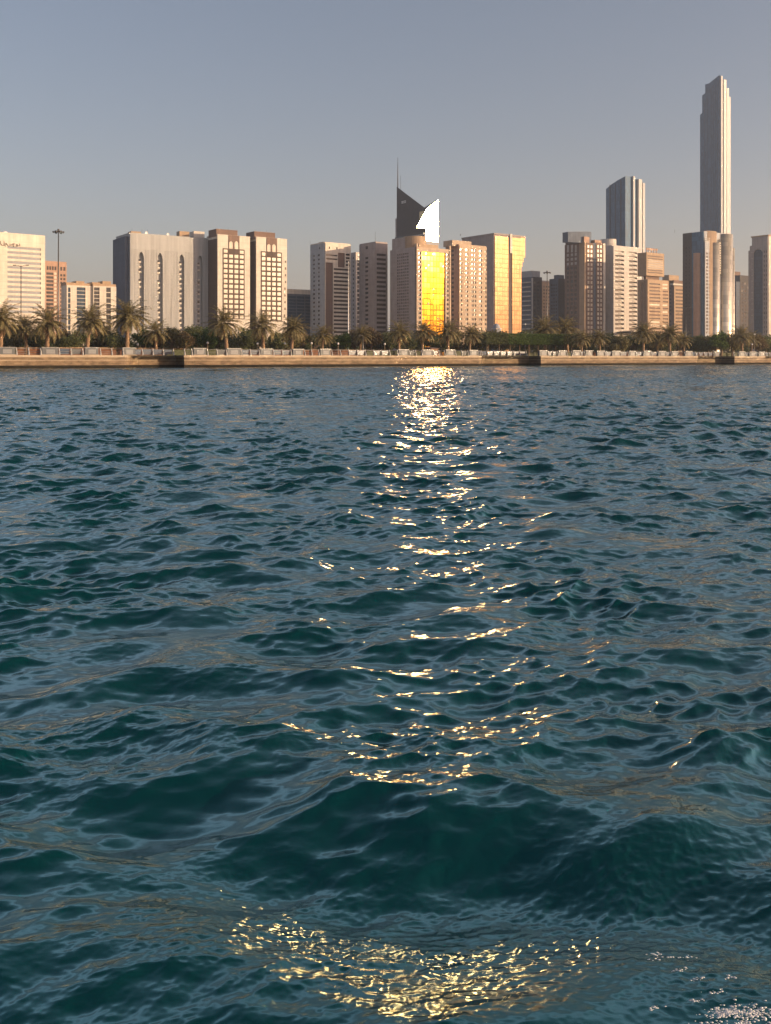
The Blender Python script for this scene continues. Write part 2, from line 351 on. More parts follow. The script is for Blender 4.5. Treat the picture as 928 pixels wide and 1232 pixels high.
def build_sea():
    th = [-.47]
    while th[-1] < .47: th.append(th[-1] + .00125)
    g, st_ = [], .00125
    a = .47
    while a < math.pi - .12:
        st_ = min(st_ * 1.12, .1); a += st_; g.append(a)
    th = np.array([-v for v in g[::-1]] + th + g)
    r = [1.2]
    while r[-1] < 420: r.append(r[-1] * (1.0021 if r[-1] > 2.6 else 1.02))
    while r[-1] < 5000: r.append(r[-1] * 1.25)
    r = np.array(r)
    RR, TT = np.meshgrid(r, th, indexing='ij')
    x = RR * np.sin(TT); y = RR * np.cos(TT)
    dth = np.gradient(th); spc = RR * dth[None, :]
    z = np.zeros_like(x); ox = np.zeros_like(x); oy = np.zeros_like(x)
    def slow(seed, s):
        rs = np.random.RandomState(seed); acc = 0
        for _ in range(7):
            an = rs.uniform(0, 2 * math.pi); kk = s * rs.uniform(.6, 1.7)
            acc = acc + np.sin((x * math.cos(an) + y * math.sin(an)) * kk + rs.uniform(0, 6.3))
        return acc / 7 ** .5
    for L, N, l0, l1, pk, seed, wd, sp, slope, fade in (
            (97., 1024, .50, 40, 1.5, SEED, R(100), .16, .20, 1e9),
            (13.7, 1024, .11, .50, .6, 12, R(112), .14, .20, 150.),
            (2.9, 512, .022, .11, .12, 5, R(118), .2, .10, 40.)):
        h, dx, dy, s = ocean_tile(L, N, l0, l1, pk, seed, wd, sp)
        g_ = slope / s
        w = np.clip(l0 * 6 / np.maximum(spc, 1e-6), 0, 1) * np.clip(1.4 - RR / fade, 0, 1)
        if l1 < 1: w = w * np.clip(.8 + .45 * slow(seed, 2.2 if l1 > .2 else 3.1), .12, 2)
        else: w = w * np.clip(1.0 + .25 * slow(99, .16), .5, 1.6)
        if l1 < .2:                                                # a patch of wake-ruffled water close to the boat
            w = w * (1 + 1.1 * np.exp(-((x + .05) / .75) ** 2 - ((y - 3.42) / .33) ** 2) + 3 * np.exp(-((x - 1.1) / .25) ** 2 - ((y - 3.15) / .2) ** 2))
        calm = np.exp(-((y - 3.55) / .62) ** 2 - ((x + .05) / 1.1) ** 2)      # the smooth hollow of the boat's wake
        w = w * (1 - (.75 if l1 > 1 else .5 if l1 > .2 else 0) * calm)
        z += sample(h, L, x, y) * g_ * w
        ox += sample(dx, L, x, y) * g_ * w * .9; oy += sample(dy, L, x, y) * g_ * w * .9
    d = x - .3; yy = y + .32 * d * np.abs(d)                          # the boat's own wake: two crests that run obliquely across the foreground
    z += .092 * np.cos((yy - 4.9) * 2 * np.pi / 2.1) * np.exp(-((yy - 3.9) / 1.5) ** 2 - ((x - .1) / 1.6) ** 2)
    rim = np.clip((RR - 600) / 1500, 0, 1)
    z *= 1 - rim
    co = np.stack([x - ox, y - oy, z], -1).reshape(-1, 3).astype(np.float32)
    nr, nt = x.shape
    idx = np.arange(nr * nt).reshape(nr, nt)
    q = np.stack([idx[:-1, :-1], idx[:-1, 1:], idx[1:, 1:], idx[1:, :-1]], -1).reshape(-1, 4)[:, ::-1]
    me = bpy.data.meshes.new('sea')
    me.vertices.add(len(co)); me.vertices.foreach_set('co', co.ravel())
    me.loops.add(q.size); me.loops.foreach_set('vertex_index', np.ascontiguousarray(q).ravel().astype(np.int32))
    me.polygons.add(len(q)); me.polygons.foreach_set('loop_start', np.arange(0, q.size, 4, dtype=np.int32))
    me.polygons.foreach_set('use_smooth', np.ones(len(q), dtype=bool))
    me.update(calc_edges=True)
    return me
SEED = 3
def sea_material():
    m = bpy.data.materials.new('sea_water'); m.use_nodes = True
    n = m.node_tree; p = n.nodes['Principled BSDF']
    p.inputs['Base Color'].default_value = (0.0001, 0.022, 0.0235, 1)
    p.inputs['IOR'].default_value = 2.2; p.inputs['Specular Tint'].default_value = (.22, .72, .72, 1)
    tc = n.nodes.new('ShaderNodeTexCoord')
    last = None
    for sc, st_, dist in ((2.2, .16, .06), (8.0, .10, .018)):
        mp = n.nodes.new('ShaderNodeMapping'); mp.inputs['Scale'].default_value = (.7, 1.25, 1); mp.inputs['Rotation'].default_value = (0, 0, R(12))
        t = n.nodes.new('ShaderNodeTexNoise'); t.inputs['Scale'].default_value = sc; t.inputs['Detail'].default_value = 3
        b = n.nodes.new('ShaderNodeBump'); b.inputs['Strength'].default_value = st_; b.inputs['Distance'].default_value = dist
        n.links.new(tc.outputs['Object'], mp.inputs[0]); n.links.new(mp.outputs[0], t.inputs['Vector']); n.links.new(t.outputs['Fac'], b.inputs['Height'])
        if last: n.links.new(last.outputs[0], b.inputs['Normal'])
        last = b
    n.links.new(last.outputs[0], p.inputs['Normal'])
    # cat's paws: a patch of the wake ruffled by capillary ripples too fine to model, rougher than the open water
    def node(t, **k):
        q = n.nodes.new(t)
        for a, v in k.items(): setattr(q, a, v)
        return q
    sx = node('ShaderNodeSeparateXYZ'); n.links.new(tc.outputs['Object'], sx.inputs[0])
    def gauss(sock, c, w):
        a = node('ShaderNodeMath', operation='SUBTRACT'); a.inputs[1].default_value = c; n.links.new(sock, a.inputs[0])
        b = node('ShaderNodeMath', operation='DIVIDE'); b.inputs[1].default_value = w; n.links.new(a.outputs[0], b.inputs[0])
        c_ = node('ShaderNodeMath', operation='MULTIPLY'); n.links.new(b.outputs[0], c_.inputs[0]); n.links.new(b.outputs[0], c_.inputs[1]); return c_.outputs[0]
    ad = node('ShaderNodeMath', operation='ADD'); n.links.new(gauss(sx.outputs['X'], -.05, .62), ad.inputs[0]); n.links.new(gauss(sx.outputs['Y'], 3.42, .30), ad.inputs[1])
    ng = node('ShaderNodeMath', operation='MULTIPLY'); ng.inputs[1].default_value = -1; n.links.new(ad.outputs[0], ng.inputs[0])
    ex = node('ShaderNodeMath', operation='EXPONENT'); n.links.new(ng.outputs[0], ex.inputs[0])
    nz = node('ShaderNodeTexNoise'); nz.inputs['Scale'].default_value = 5; nz.inputs['Detail'].default_value = 5; n.links.new(tc.outputs['Object'], nz.inputs['Vector'])
    mr = node('ShaderNodeMapRange'); mr.inputs[1].default_value = .36; mr.inputs[2].default_value = .54; n.links.new(nz.outputs['Fac'], mr.inputs[0])
    mm = node('ShaderNodeMath', operation='MULTIPLY'); n.links.new(ex.outputs[0], mm.inputs[0]); n.links.new(mr.outputs[0], mm.inputs[1])
    m2 = node('ShaderNodeMath', operation='MULTIPLY_ADD'); m2.inputs[1].default_value = .12; m2.inputs[2].default_value = .13; n.links.new(mm.outputs[0], m2.inputs[0])
    n.links.new(m2.outputs[0], p.inputs['Roughness'])
    return m
me = build_sea(); me.materials.append(sea_material())
tag(link('sea', me), kind='structure')

vco = np.empty(len(me.vertices) * 3, np.float32); me.vertices.foreach_get('co', vco); vco = vco.reshape(-1, 3)
near = vco[(vco[:, 1] > 2.8) & (vco[:, 1] < 3.9) & (abs(vco[:, 0] - 1.0) < .9)]
def sea_z(x, y): return float(near[np.argmin((near[:, 0] - x) ** 2 + (near[:, 1] - y) ** 2), 2])
rnd = random.Random(4); bm = bmesh.new()
clumps = [(1.02 + .025 * k + rnd.uniform(-.03, .03), 3.15 + rnd.uniform(-.03, .07), rnd.uniform(.006, .03), rnd.randrange(40, 100)) for k in range(10)] + [(rnd.uniform(.85, 1.25), rnd.uniform(3.2, 3.6), .012, 14) for _ in range(9)]
for cx, cy, r_, n_ in clumps:
    for _ in range(n_):
        x = rnd.gauss(cx, r_ * 1.6); y = rnd.gauss(cy, r_ * .6) + .25 * (x - cx); rad = rnd.uniform(.001, .0045)
        bmesh.ops.create_icosphere(bm, subdivisions=1, radius=rad, matrix=Matrix.Translation((x, y, sea_z(x, y) + rad * .1)) @ Matrix.Diagonal((1.5, 1, .3, 1)))
mf = mat('foam_bubbles', (0.55, 0.55, 0.56), .35, var=.05, scale=20)
tag(link('foam', mesh_of(bm, 'foam', mf, True)), kind='stuff')

# ------------------------------------------------------------------ buildings
def Ylin(px): return 1.0 / (1 / 560 + (1 / 880 - 1 / 560) * px / 928)
PANES = {}
def pane_mesh(w, h, m):
    key = (round(w, 1), round(h, 1), m.name)
    if key not in PANES:
        bm = bmesh.new(); box(bm, -w / 2 - .08, w / 2 + .08, 0, .06, -h / 2 - .08, h / 2 + .08)
        PANES[key] = mesh_of(bm, 'window', m)
    return PANES[key]
def sheet(bm, face, u0, u1, v0, v1, proud, holes, rev):
    """a facade layer standing proud of the body plane, with real openings and reveals; face 'f' (y=0) or 'l' (x=0)"""
    def pt(u, v, d):
        return (u, -d, v) if face == 'f' else (-d, u, v)
    def quad(a, b, c, d):
        vs_ = [bm.verts.new(p) for p in (a, b, c, d)]
        if face == 'l': vs_.reverse()
        bm.faces.new(vs_)
    holes = [(max(a, u0), max(b, v0), min(c, u1), min(d, v1)) for a, b, c, d in holes]
    us = sorted({round(x, 3) for x in [u0, u1] + [h[0] for h in holes] + [h[2] for h in holes]})
    vs2 = sorted({round(x, 3) for x in [v0, v1] + [h[1] for h in holes] + [h[3] for h in holes]})
    op = np.zeros((len(us) - 1, len(vs2) - 1), bool)
    for a, b, c, d in holes:
        a, b, c, d = us.index(round(a, 3)), vs2.index(round(b, 3)), us.index(round(c, 3)), vs2.index(round(d, 3)); op[a:c, b:d] = True
    for i in range(len(us) - 1):
        j = 0
        while j < len(vs2) - 1:
            if op[i, j]:
                a, c, b, d = us[i], us[i + 1], vs2[j], vs2[j + 1]
                if i == 0 or not op[i - 1, j]: quad(pt(a, b, proud), pt(a, b, proud - rev), pt(a, d, proud - rev), pt(a, d, proud))
                if i == len(us) - 2 or not op[i + 1, j]: quad(pt(c, b, proud - rev), pt(c, b, proud), pt(c, d, proud), pt(c, d, proud - rev))
                if j == 0 or not op[i, j - 1]: quad(pt(a, b, proud), pt(c, b, proud), pt(c, b, proud - rev), pt(a, b, proud - rev))
                if j == len(vs2) - 2 or not op[i, j + 1]: quad(pt(a, d, proud - rev), pt(c, d, proud - rev), pt(c, d, proud), pt(a, d, proud))
                j += 1; continue
            k = j
            while k < len(vs2) - 1 and not op[i, k]: k += 1
            quad(pt(us[i], vs2[j], proud), pt(us[i + 1], vs2[j], proud), pt(us[i + 1], vs2[k], proud), pt(us[i], vs2[k], proud)); j = k
    for (a, b, c, d) in ((u0, v0, u1, v0), (u1, v0, u1, v1), (u1, v1, u0, v1), (u0, v1, u0, v0)):
        quad(pt(a, b, 0), pt(c, d, 0), pt(c, d, proud), pt(a, b, proud))

M['curtain'] = glass('curtained_window_glass', (0.22, 0.19, 0.16), 0.25, tilt=.03)
PV = [M['pane']] * 4 + [M['paneshade']] * 4 + [M['curtain']] * 2
BLDG = []          # (px0, px1, short phrase) for the labels of what stands in front
class Building:
    def __init__(s, name, label, px, left=None, right=None, top=300, mult=1.0, ang=36.0, group=None, phrase=None, cat='building'):
        s.px, s.Y, s.ang = px, Ylin(px) * mult, R(ang)
        s.c = Vector((PX(px, s.Y), s.Y)); s.U = Vector((math.cos(s.ang), math.sin(s.ang))); s.V = Vector((-s.U.y, s.U.x))
        s.root = thing(name, label, cat, (s.c.x, s.c.y, GZ), s.ang, group)
        s.W = s.u(right) if right else 20.0; s.D = s.d(left) if left is not None else 22.0
        s.top = top; s.H = s.z(top, px); s.nwin = 0; s.extra = None
        if phrase: BLDG.append((left if left is not None else px, right, phrase, s.Y))
    def _t(s, dirv, px):
        k = (px - CX) / F; return (k * s.c.y - s.c.x) / (dirv.x - k * dirv.y)
    def u(s, px): return s._t(s.U, px)
    def d(s, px): return s._t(s.V, px)
    def z(s, y, px=None, face='f'):
        Y = s.Y
        if px is not None and px != s.px:
            Y = s.Y + ((s.U.y * s.u(px)) if face == 'f' else (s.V.y * s.d(px)))
        return (HZ - y) / F * Y + CAMZ - GZ
    def part(s, name, bm, m, parent=None, smooth=False, loc=(0, 0, 0)):
        return link(name, mesh_of(bm, name, m, smooth), parent or s.root, loc)
    def body(s, m, x0=0, x1=None, y0=0, y1=None, z0=-.5, z1=None, name='wall'):
        bm = bmesh.new(); box(bm, x0, s.W if x1 is None else x1, y0, s.D if y1 is None else y1, z0, s.H if z1 is None else z1)
        return s.part(name, bm, m)
    def rects(s, face, cols, y0, y1, n, fill=.6, px=None):
        """openings in local metres: columns as pixel spans, n rows between photo heights y0 and y1"""
        f = s.u if face == 'f' else s.d
        px = px if px is not None else (cols[0][0] + cols[-1][1]) / 2
        za, zb = s.z(y0, px, face), s.z(y1, px, face); out = []
        st = (za - zb) / n
        for i in range(n):
            for a, b in cols:
                p, q = sorted((f(a), f(b)))
                out.append((p, za - st * (i + .5 + fill / 2), q, za - st * (i + .5 - fill / 2)))
        return out
    def layer(s, face, px0, px1, y0, y1, m, name, holes=(), proud=.35, rev=None, pane=None, inset=.28, wname='window', full=False):
        """a proud facade layer over pixel span px0..px1 and heights y0..y1, its openings glazed"""
        f = s.u if face == 'f' else s.d
        mx = s.W if face == 'f' else s.D
        a, b = sorted((f(px0), f(px1))); pm = (px0 + px1) / 2
        if full: a, b = 0, mx
        z1 = s.z(y0, pm, face) if y0 is not None else s.H + .02
        z0 = s.z(y1, pm, face) if y1 is not None else -.5
        bm = bmesh.new(); sheet(bm, face, a, b, z0, z1, proud, list(holes), min(proud, inset + .02))
        o = s.part(name, bm, m)
        if pane: s.panes(face, holes, pane, proud - inset, wname)
        return o
    def panes(s, face, holes, m, depth, wname='window', parent=None):
        for (a, b, c, d) in holes:
            mm = m if not isinstance(m, (list, tuple)) else random.choice(m)
            if s.nwin < 100:
                me = pane_mesh(c - a, d - b, mm)
                o = link(wname, me, s.root)
                u_, v_ = (a + c) / 2, (b + d) / 2
                if face == 'f': o.location = (u_, -depth, v_)
                else: o.location = (-depth, u_, v_); o.rotation_euler = (0, 0, R(-90))
                s.nwin += 1
            else:
                s.rest = getattr(s, 'rest', {})
                s.rest.setdefault(mm.name, []).append((face, a, b, c, d, depth))
    def finish(s):
        rest = getattr(s, 'rest', {})
        if not rest: return s
        bm = bmesh.new(); names = list(rest)
        for i, k in enumerate(names):
            for face, a, b, c, d, dep in rest[k]:
                n0 = len(bm.faces)
                if face == 'f': box(bm, a - .08, c + .08, -dep, -dep + .06, b - .08, d + .08)
                else: box(bm, -dep, -dep + .06, a - .08, c + .08, b - .08, d + .08)
                bm.faces.ensure_lookup_table()
                for f in bm.faces[n0:]: f.material_index = i
        me = mesh_of(bm, 'window'); [me.materials.append(bpy.data.materials[k]) for k in names]
        o = link('window', me, s.root); o['kind'] = 'stuff'
        return s
    def bx(s, name, px0, px1, y0, y1, m, depth=(1, 12), px=None, ydep=None, proud=None):
        """a box part over pixel span px0..px1 (front plane), from photo height y1 up to y0, at local depths"""
        a, b = s.u(px0), s.u(px1); pm = px if px is not None else s.px
        bm = bmesh.new(); box(bm, a, b, depth[0], depth[1], s.z(y1, pm), s.z(y0, pm))
        return s.part(name, bm, m)
    def parapet(s, m, h=1.2, t=.4, name='parapet'):
        bm = bmesh.new()
        for x0, x1, y0, y1 in ((-.1, s.W + .1, -.1, t), (-.1, s.W + .1, s.D - t, s.D + .1), (-.1, t, t, s.D - t), (s.W - t, s.W + .1, t, s.D - t)):
            box(bm, x0, x1, y0, y1, s.H - .01, s.H + h)
        return s.part(name, bm, m)
    def mast(s, px, y0, r=.12, depth=6, name='antenna', base=None):
        bm = bmesh.new(); x = s.u(px); tube(bm, [(x, depth, s.H if base is None else base), (x, depth, s.z(y0))], [r, r * .6], 6)
        return s.part(name, bm, M['darkmetal'])
    def dish(s, px, depth=4, r=.9):
        bm = bmesh.new(); x = s.u(px); n = 10
        tube(bm, [(x, depth, s.H), (x, depth, s.H + 1.5)], [.1, .08], 6)
        ring = [bm.verts.new((x + r * math.cos(2 * math.pi * k / n), depth - .35, s.H + 1.9 + r * math.sin(2 * math.pi * k / n))) for k in range(n)]
        c = bm.verts.new((x, depth, s.H + 1.9))
        for k in range(n): bm.faces.new((ring[k], ring[(k + 1) % n], c))
        return s.part('satellite_dish', bm, M['whitepaint'])

def spans(a, b, n, fill=.6):
    w = (b - a) / n
    return [(a + w * (i + .5 - fill / 2), a + w * (i + .5 + fill / 2)) for i in range(n)]

# 1 white office block with grey bands, at the left edge
b = Building('office_block', 'white office block with fourteen grey window bands at the left edge', -30, -52, 54, 279, .88, ang=40, phrase='the white banded office block')
b.body(M['white']); b.parapet(M['white'], .9)
h = b.rects('f', [(8.5, 49)], 296, 378, 14, .52)
b.layer('f', -30, 54, None, None, M['white'], 'facade', h, .5, pane=M['panelgrey'], inset=.4, wname='window_band', full=True)
b.bx('penthouse', -20, 5, 278, 284, M['brown'], (3, 12), 0)
bm = bmesh.new(); bmesh.ops.create_uvsphere(bm, u_segments=16, v_segments=8, radius=1.7, matrix=Matrix.Translation((b.u(10), 5, b.H + .6))); b.part('roof_dome', bm, M['whitepaint'], smooth=True)
cu = bpy.data.curves.new('lettering_curve', 'FONT'); cu.body = '\u0627\u0644\u0645\u0633\u0639\u0648\u062f'; cu.size = 2.5; cu.extrude = .12
cu.align_x = 'CENTER'
tmp = link('lettering', cu); dg_ = bpy.context.evaluated_depsgraph_get(); lm = bpy.data.meshes.new_from_object(tmp.evaluated_get(dg_)); bpy.data.objects.remove(tmp)
lm.materials.clear(); lm.materials.append(M['darkbrown'])
lo = link('lettering', lm, b.root, (b.u(12), -.62, b.z(295.2, 12))); lo.rotation_euler = (R(90), 0, 0)
b.finish()

# 2 pink grid tower
b = Building('apartment_tower', 'slim pink stone tower with grid of dark windows behind tall floodlight mast', 52, 44, 80, 316, 1.04, ang=40, phrase='the pink grid tower')
b.body(M['pink']); b.parapet(M['pink'], 1.2)
h1 = b.rects('f', [(55.5, 64)], 327, 400, 16, .62); h2 = b.rects('f', [(65, 68.6)], 327, 400, 16, .62); h3 = b.rects('f', [(72.3, 74.6), (76, 78.4)], 329, 402, 16, .6)
h4 = b.rects('f', [(56 + i * 3.1, 58.2 + i * 3.1) for i in range(4)] + [(72.3, 74.6), (76, 78.4)], 320, 326, 1, .75)
b.layer('f', 52, 80, None, None, M['pink'], 'facade', h1 + h2 + h3 + h4, .5, inset=.4, full=True)
b.panes('f', h2, M['panebright'], .1); b.panes('f', h1 + h3 + h4, M['pane'], .1); b.finish()

# 3 and 4 low finned blocks
for (px, lf, rt, top, lab, ph, gl) in ((80, 74, 111, 343, 'low cream office block with blue glass bay between pale fins', 'the low block with the blue bay', [(81.5, 84.5), (92, 102.5)]),
                                       (112, 106, 139.5, 344, 'low cream office block with grey window column next to big grey slab block', 'the low block by the slab', [(112.8, 119.5), (127.5, 133)])):
    b = Building('office_building', lab, px, lf, rt, top, .95, phrase=ph); b.body(M['cream']); b.parapet(M['tan'], 1.4)
    hh = []
    for a, c in gl: hh += b.rects('f', [(a, c)], 345.5, 404, 13 if c - a > 6 else 9, .86)
    b.layer('f', px, rt, None, None, M['cream'], 'facade', hh, .7, pane=M['blueglass'] if px == 80 else M['pane'], inset=.55, full=True)
    for a, c, t in ((px + 1, px + 11, 339), (px + 14, px + 24, 337)): b.bx('penthouse', a, c, t, top + 1, M['tan'], (3, 11))
    b.finish()

# 5 grey slab with four pointed slits
b = Building('slab_block', 'wide grey concrete slab block with four tall pointed balcony slits', 155.5, 140, 251, 281.5, 1.0, ang=33, phrase='the grey slab block with slits')
b.body(M['grey']); b.parapet(M['grey'], .8)
hs, bal = [], []
for c in (168.6, 191.3, 217.2, 239.2):
    zt = b.z(303.5 + (c - 168) * .065, c); zb = -.3; uc = b.u(c); w = 1.75
    hs.append((uc - w, zb, uc + w, zt - 4.2))
    for k in range(9):
        f = k / 9; ww = w * math.sqrt(max(0, 1 - ((k + 1) / 9.6) ** 1.6)); hs.append((uc - ww, zt - 4.2 + f * 4.2, uc + ww, zt - 4.2 + (k + 1) / 9 * 4.2))
    bal.append((uc, zt - 6.5, w))
b.layer('f', 155.5, 251, None, None, M['grey'], 'facade', hs, 2.2, inset=2.1, full=True)
bm = bmesh.new(); box(bm, -2.2, -.0, .3, b.D - .3, -.5, b.H - 1.4); b.part('side_bay', bm, M['slate'])  # bluish skylight on the shaded left side is put into its colour
bm = bmesh.new()
for i in range(52):
    x = .7 + i * (b.W - 1.2) / 51
    if all(abs(x - u) > w + .2 for u, _, w in bal): box(bm, x - .09, x + .09, -2.32, -2.19, -.3, b.H - 9)
b.part('rib', bm, M['grey'])
balm = None
for uc, zt, w in bal:
    for k in range(18):
        if random.random() < .14: continue
        z = zt - k * 3.0
        if z < 1: break
        if balm is None:
            bm = bmesh.new(); box(bm, -.75, .75, -.8, .3, 0, .95); box(bm, -.85, .85, -.9, .35, .95, 1.05); balm = mesh_of(bm, 'balcony', M['cream'])
        link('balcony', balm, b.root, (uc - w + .95, -1.25, z))
        if k % 2 == 0: link('window', pane_mesh(1.3, 1.5, M['pane']), b.root, (uc - .3, -.12, z + 1.6))
b.bx('penthouse', 160, 172, 277, 283, M['tan'], (3, 9)); b.bx('plant_room', 219, 231, 277.5, 284, M['tan'], (4, 9), 225); b.bx('plant_room', 237, 250, 277.5, 285, M['cream'], (5, 12), 245)
for p_ in (163, 175, 182): b.mast(p_, 273, .08)
b.dish(205); b.dish(179); b.finish()

# 6, 7 twin cream towers
for i, (px, lf, rt, top, lab, ph) in enumerate(((262, 249, 301, 283, 'left cream twin tower with brown window grid and brown rooftop box', 'the left cream twin tower'),
                                               (308.5, 300, 345.5, 286, 'right cream twin tower with brown window grid, beside low dark glass block', 'the right cream twin tower'))):
    b = Building('twin_tower', lab, px, lf, rt, top, .98, group='pair of cream towers with window grids', phrase=ph)
    b.body(M['cream']); 
    bm = bmesh.new(); box(bm, -.3, 0, .6, b.D, -.5, b.H - 2); b.part('shaded_side', bm, M['darkbrown'])  # dark sheet: the shade on the left side is put into its colour
    o = px - 262
    g0, g1 = (268.3, 294.2) if i == 0 else (314.2, 339)
    gt, gb = (299.5, 384) if i == 0 else (303, 386)
    m0, m1 = (275, 288) if i == 0 else (320.8, 333.3)
    cols = spans(g0, g1, 4, .74); mid = cols[1:3]
    hh = b.rects('f', cols, gt + 6, gb, 13, .66)
    ha = b.rects('f', [cols[0], cols[3]], gt + .6, gt + 6, 1, .7)
    hb = []
    for a, c in mid:
        p, q = b.u(a), b.u(c); zt = b.z(290 + (i * 3.5), a); zb = b.z(gt + 6, a); cc = (p + q) / 2; r_ = (q - p) / 2
        hb.append((p, zb, q, zt - r_))
        for k in range(5): 
            ww = r_ * math.sqrt(1 - ((k + .7) / 5) ** 2); hb.append((cc - ww, zt - r_ + k * r_ / 5, cc + ww, zt - r_ + (k + 1) * r_ / 5))
    b.layer('f', g0, g1, gt, gb, M['darkbrown'], 'window_grid', hh + ha, .35, pane=M['panebright'], inset=.2)
    zt = b.z(gt, (g0 + g1) / 2)
    bm = bmesh.new(); sheet(bm, 'f', b.u(m0), b.u(m1), zt, b.H + .6, .42, [(x0, max(z0, zt), x1, z1) for x0, z0, x1, z1 in hb], .3); b.part('crown_panel', bm, M['brown'])
    for a, c in mid:
        bm = bmesh.new(); box(bm, b.u(a) - .1, b.u(c) + .1, -.18, -.1, zt, b.z(290 + i * 3.5, a)); b.part('arched_panel', bm, M['white'])
    b.bx('penthouse', m0 - 13.5, m1 - 1, top - 8, top + 1, M['brown'], (1.2, 12)); b.parapet(M['cream'], .7)
    b.mast(px + 18, top - 12, .07)
    if i:
        for k in range(12): link('window', pane_mesh(.9, 1.4, M['paneshade']), b.root, (b.W - 1.1 - .35 * (k // 4), -.05, b.z(315, 345) - k * 4.3))
    b.finish()

# 8 low dark glass block
b = Building('office_block', 'low dark blue glass block with pale roof edge beside cream twin tower', 345, 338, 378, 353, 1.03, phrase='the low dark glass block')
b.body(M['slate']); hh = b.rects('f', spans(346, 377, 3, .9), 356, 402, 12, .8); b.layer('f', 345, 378, 354, None, M['slate'], 'facade', hh, .35, pane=M['blueglass'], full=False)
b.bx('roof_band', 345, 377.5, 347.5, 353.2, M['white'], (-.4, 14)); b.finish()

# 9 tower with brown recess and white bands
b = Building('banded_tower', 'grey tower with brown recess and white bands, glints of gold near top', 391, 374, 421.5, 292.5, .985, phrase='the tower with white bands')
b.body(M['panelgrey']); b.parapet(M['white'], .8)
h = b.rects('l', [(377.2, 379.6), (383, 385.4)], 305, 392, 17, .45); h += b.rects('l', [(384.5, 385.8)], 297, 300, 1, .9)
b.layer('l', 374, 391, None, None, M['panelgrey'], 'side_wall', h, .35, pane=PV, full=True)  # grey-blue skylight on this unlit side is put into the wall colour
hr = b.rects('f', [(401, 420)], 322, 402, 17, .5); hr2 = b.rects('f', [(391.8, 405.5)], 305, 314, 2, .42)
hn = [(b.u(391.4), -.4, b.u(400.2), b.z(316, 396))] + [(b.u(406), b.z(322, 412), b.u(414.5), b.z(304.5, 412))] + b.rects('f', [(415.5, 420.5)], 304.5, 321, 4, .6)
hd = b.rects('f', [(395, 396.4), (403, 405.5)], 297, 300, 1, .9)
b.layer('f', 391, 421.5, None, None, M['white'], 'facade', hr + hr2 + hn + hd, .8, inset=.7, full=True)
b.panes('f', hr + hr2 + hd, M['paneshade'], .1, 'window_band'); b.panes('f', hn[:2], M['brown'], .1, 'recess_panel'); b.panes('f', hn[2:], M['goldglass'], .1)  # gold reflection in the upper panes is put in as gold-coloured glass
b.bx('penthouse', 393, 409, 290, 293, M['brown'], (4, 10)); b.mast(383, 288, .07, 10); b.finish()
# 10 dark narrow tower behind
b = Building('apartment_tower', 'narrow dark tower squeezed between two grey towers, gold edge on top', 428, 418, 434, 303.5, 1.16, phrase='the narrow dark tower')
b.body(M['mauve']); h = b.rects('f', [(429.6, 432.8)], 305, 400, 18, .7); b.layer('f', 428, 434, None, None, M['cream'], 'facade', h, .4, pane=PV, full=True)
h = b.rects('l', [(421.5, 423), (424.8, 426.5)], 308, 400, 18, .5); b.layer('l', 418, 428, None, None, M['mauve'], 'side_wall', h, .35, pane=PV, full=True); b.finish()

# 11 mauve tower with brown bands
b = Building('banded_tower', 'mauve stone tower with dark brown bands and orange sunlit top corner', 452, 433, 466, 292, .96, phrase='the mauve banded tower')
b.body(M['mauve']); b.parapet(M['mauve'], .8)
h = b.rects('l', [(440, 443.8)], 308, 392, 16, .5) + b.rects('l', [(440.3, 443.4)], 296, 300, 1, .9)
b.layer('l', 433, 452, None, None, M['mauve'], 'side_wall', h, .4, pane=PV, full=True)
h = b.rects('f', [(453, 464.2)], 304, 402, 18, .52); b.layer('f', 452, 466, None, None, M['mauve'], 'facade', h, .5, pane=M['paneshade'], inset=.4, wname='window_band', full=True)
b.mast(458, 277, .1); b.finish()

# 12 tower with gold mirror front
b = Building('mirror_tower', 'peach stone tower whose gold mirror glass front glares yellow', 500, 470, 541, 297, .90, phrase='the gold mirror tower')
b.body(M['peach'])
h = b.rects('l', spans(478, 492.5, 6, .62), 304, 392, 24, .55); b.layer('l', 470, 500, None, None, M['mauve'], 'side_wall', h, .35, pane=[M['paneshade'], M['paneshade'], M['brown']], full=True)
b.nwin = 0
hs1 = b.rects('f', [(502.4, 505.6)], 302, 396, 17, .55); hs2 = b.rects('f', [(536, 538.8)], 304, 396, 17, .55)
za, zb = b.z(303.5, 520), -.4
hg = [(b.u(507), zb, b.u(535), za)]
b.layer('f', 500, 541, None, None, M['peach'], 'facade', hs1 + hs2 + hg, .9, inset=.8, full=True)
b.panes('f', hg, M['goldglass'], .12, 'mirror_glazing'); b.panes('f', hs1 + hs2, M['pane'], .1)
zz = b.rects('f', spans(508, 534.5, 9, .6), 304, 392, 25, .55)
for i in random.sample(range(len(zz)), 12): link('open_window', pane_mesh(zz[i][2] - zz[i][0] - .2, zz[i][3] - zz[i][1], M['pane']), b.root, ((zz[i][0] + zz[i][2]) / 2, -.16, (zz[i][1] + zz[i][3]) / 2))
b.bx('side_fin', 500, 501.6, 293, 402, M['peach'], (-1.3, .5)); b.bx('side_fin', 539.6, 541.2, 296, 402, M['peach'], (-1.3, .5), 541)
bm = bmesh.new(); box(bm, .5, b.W * .45, b.D * .45, b.D - 1, b.H - .1, b.z(283)); b.part('penthouse', bm, M['mauve'])
bm = bmesh.new(); cylinder(bm, b.u(513), 12, 7.5, b.H - .1, b.z(282), 28); b.part('roof_drum', bm, M['tan'])
bm = bmesh.new(); box(bm, b.u(507), b.u(530), 2.5, 10, b.H - .1, b.z(292)); b.part('plant_room', bm, M['tan']); b.finish()

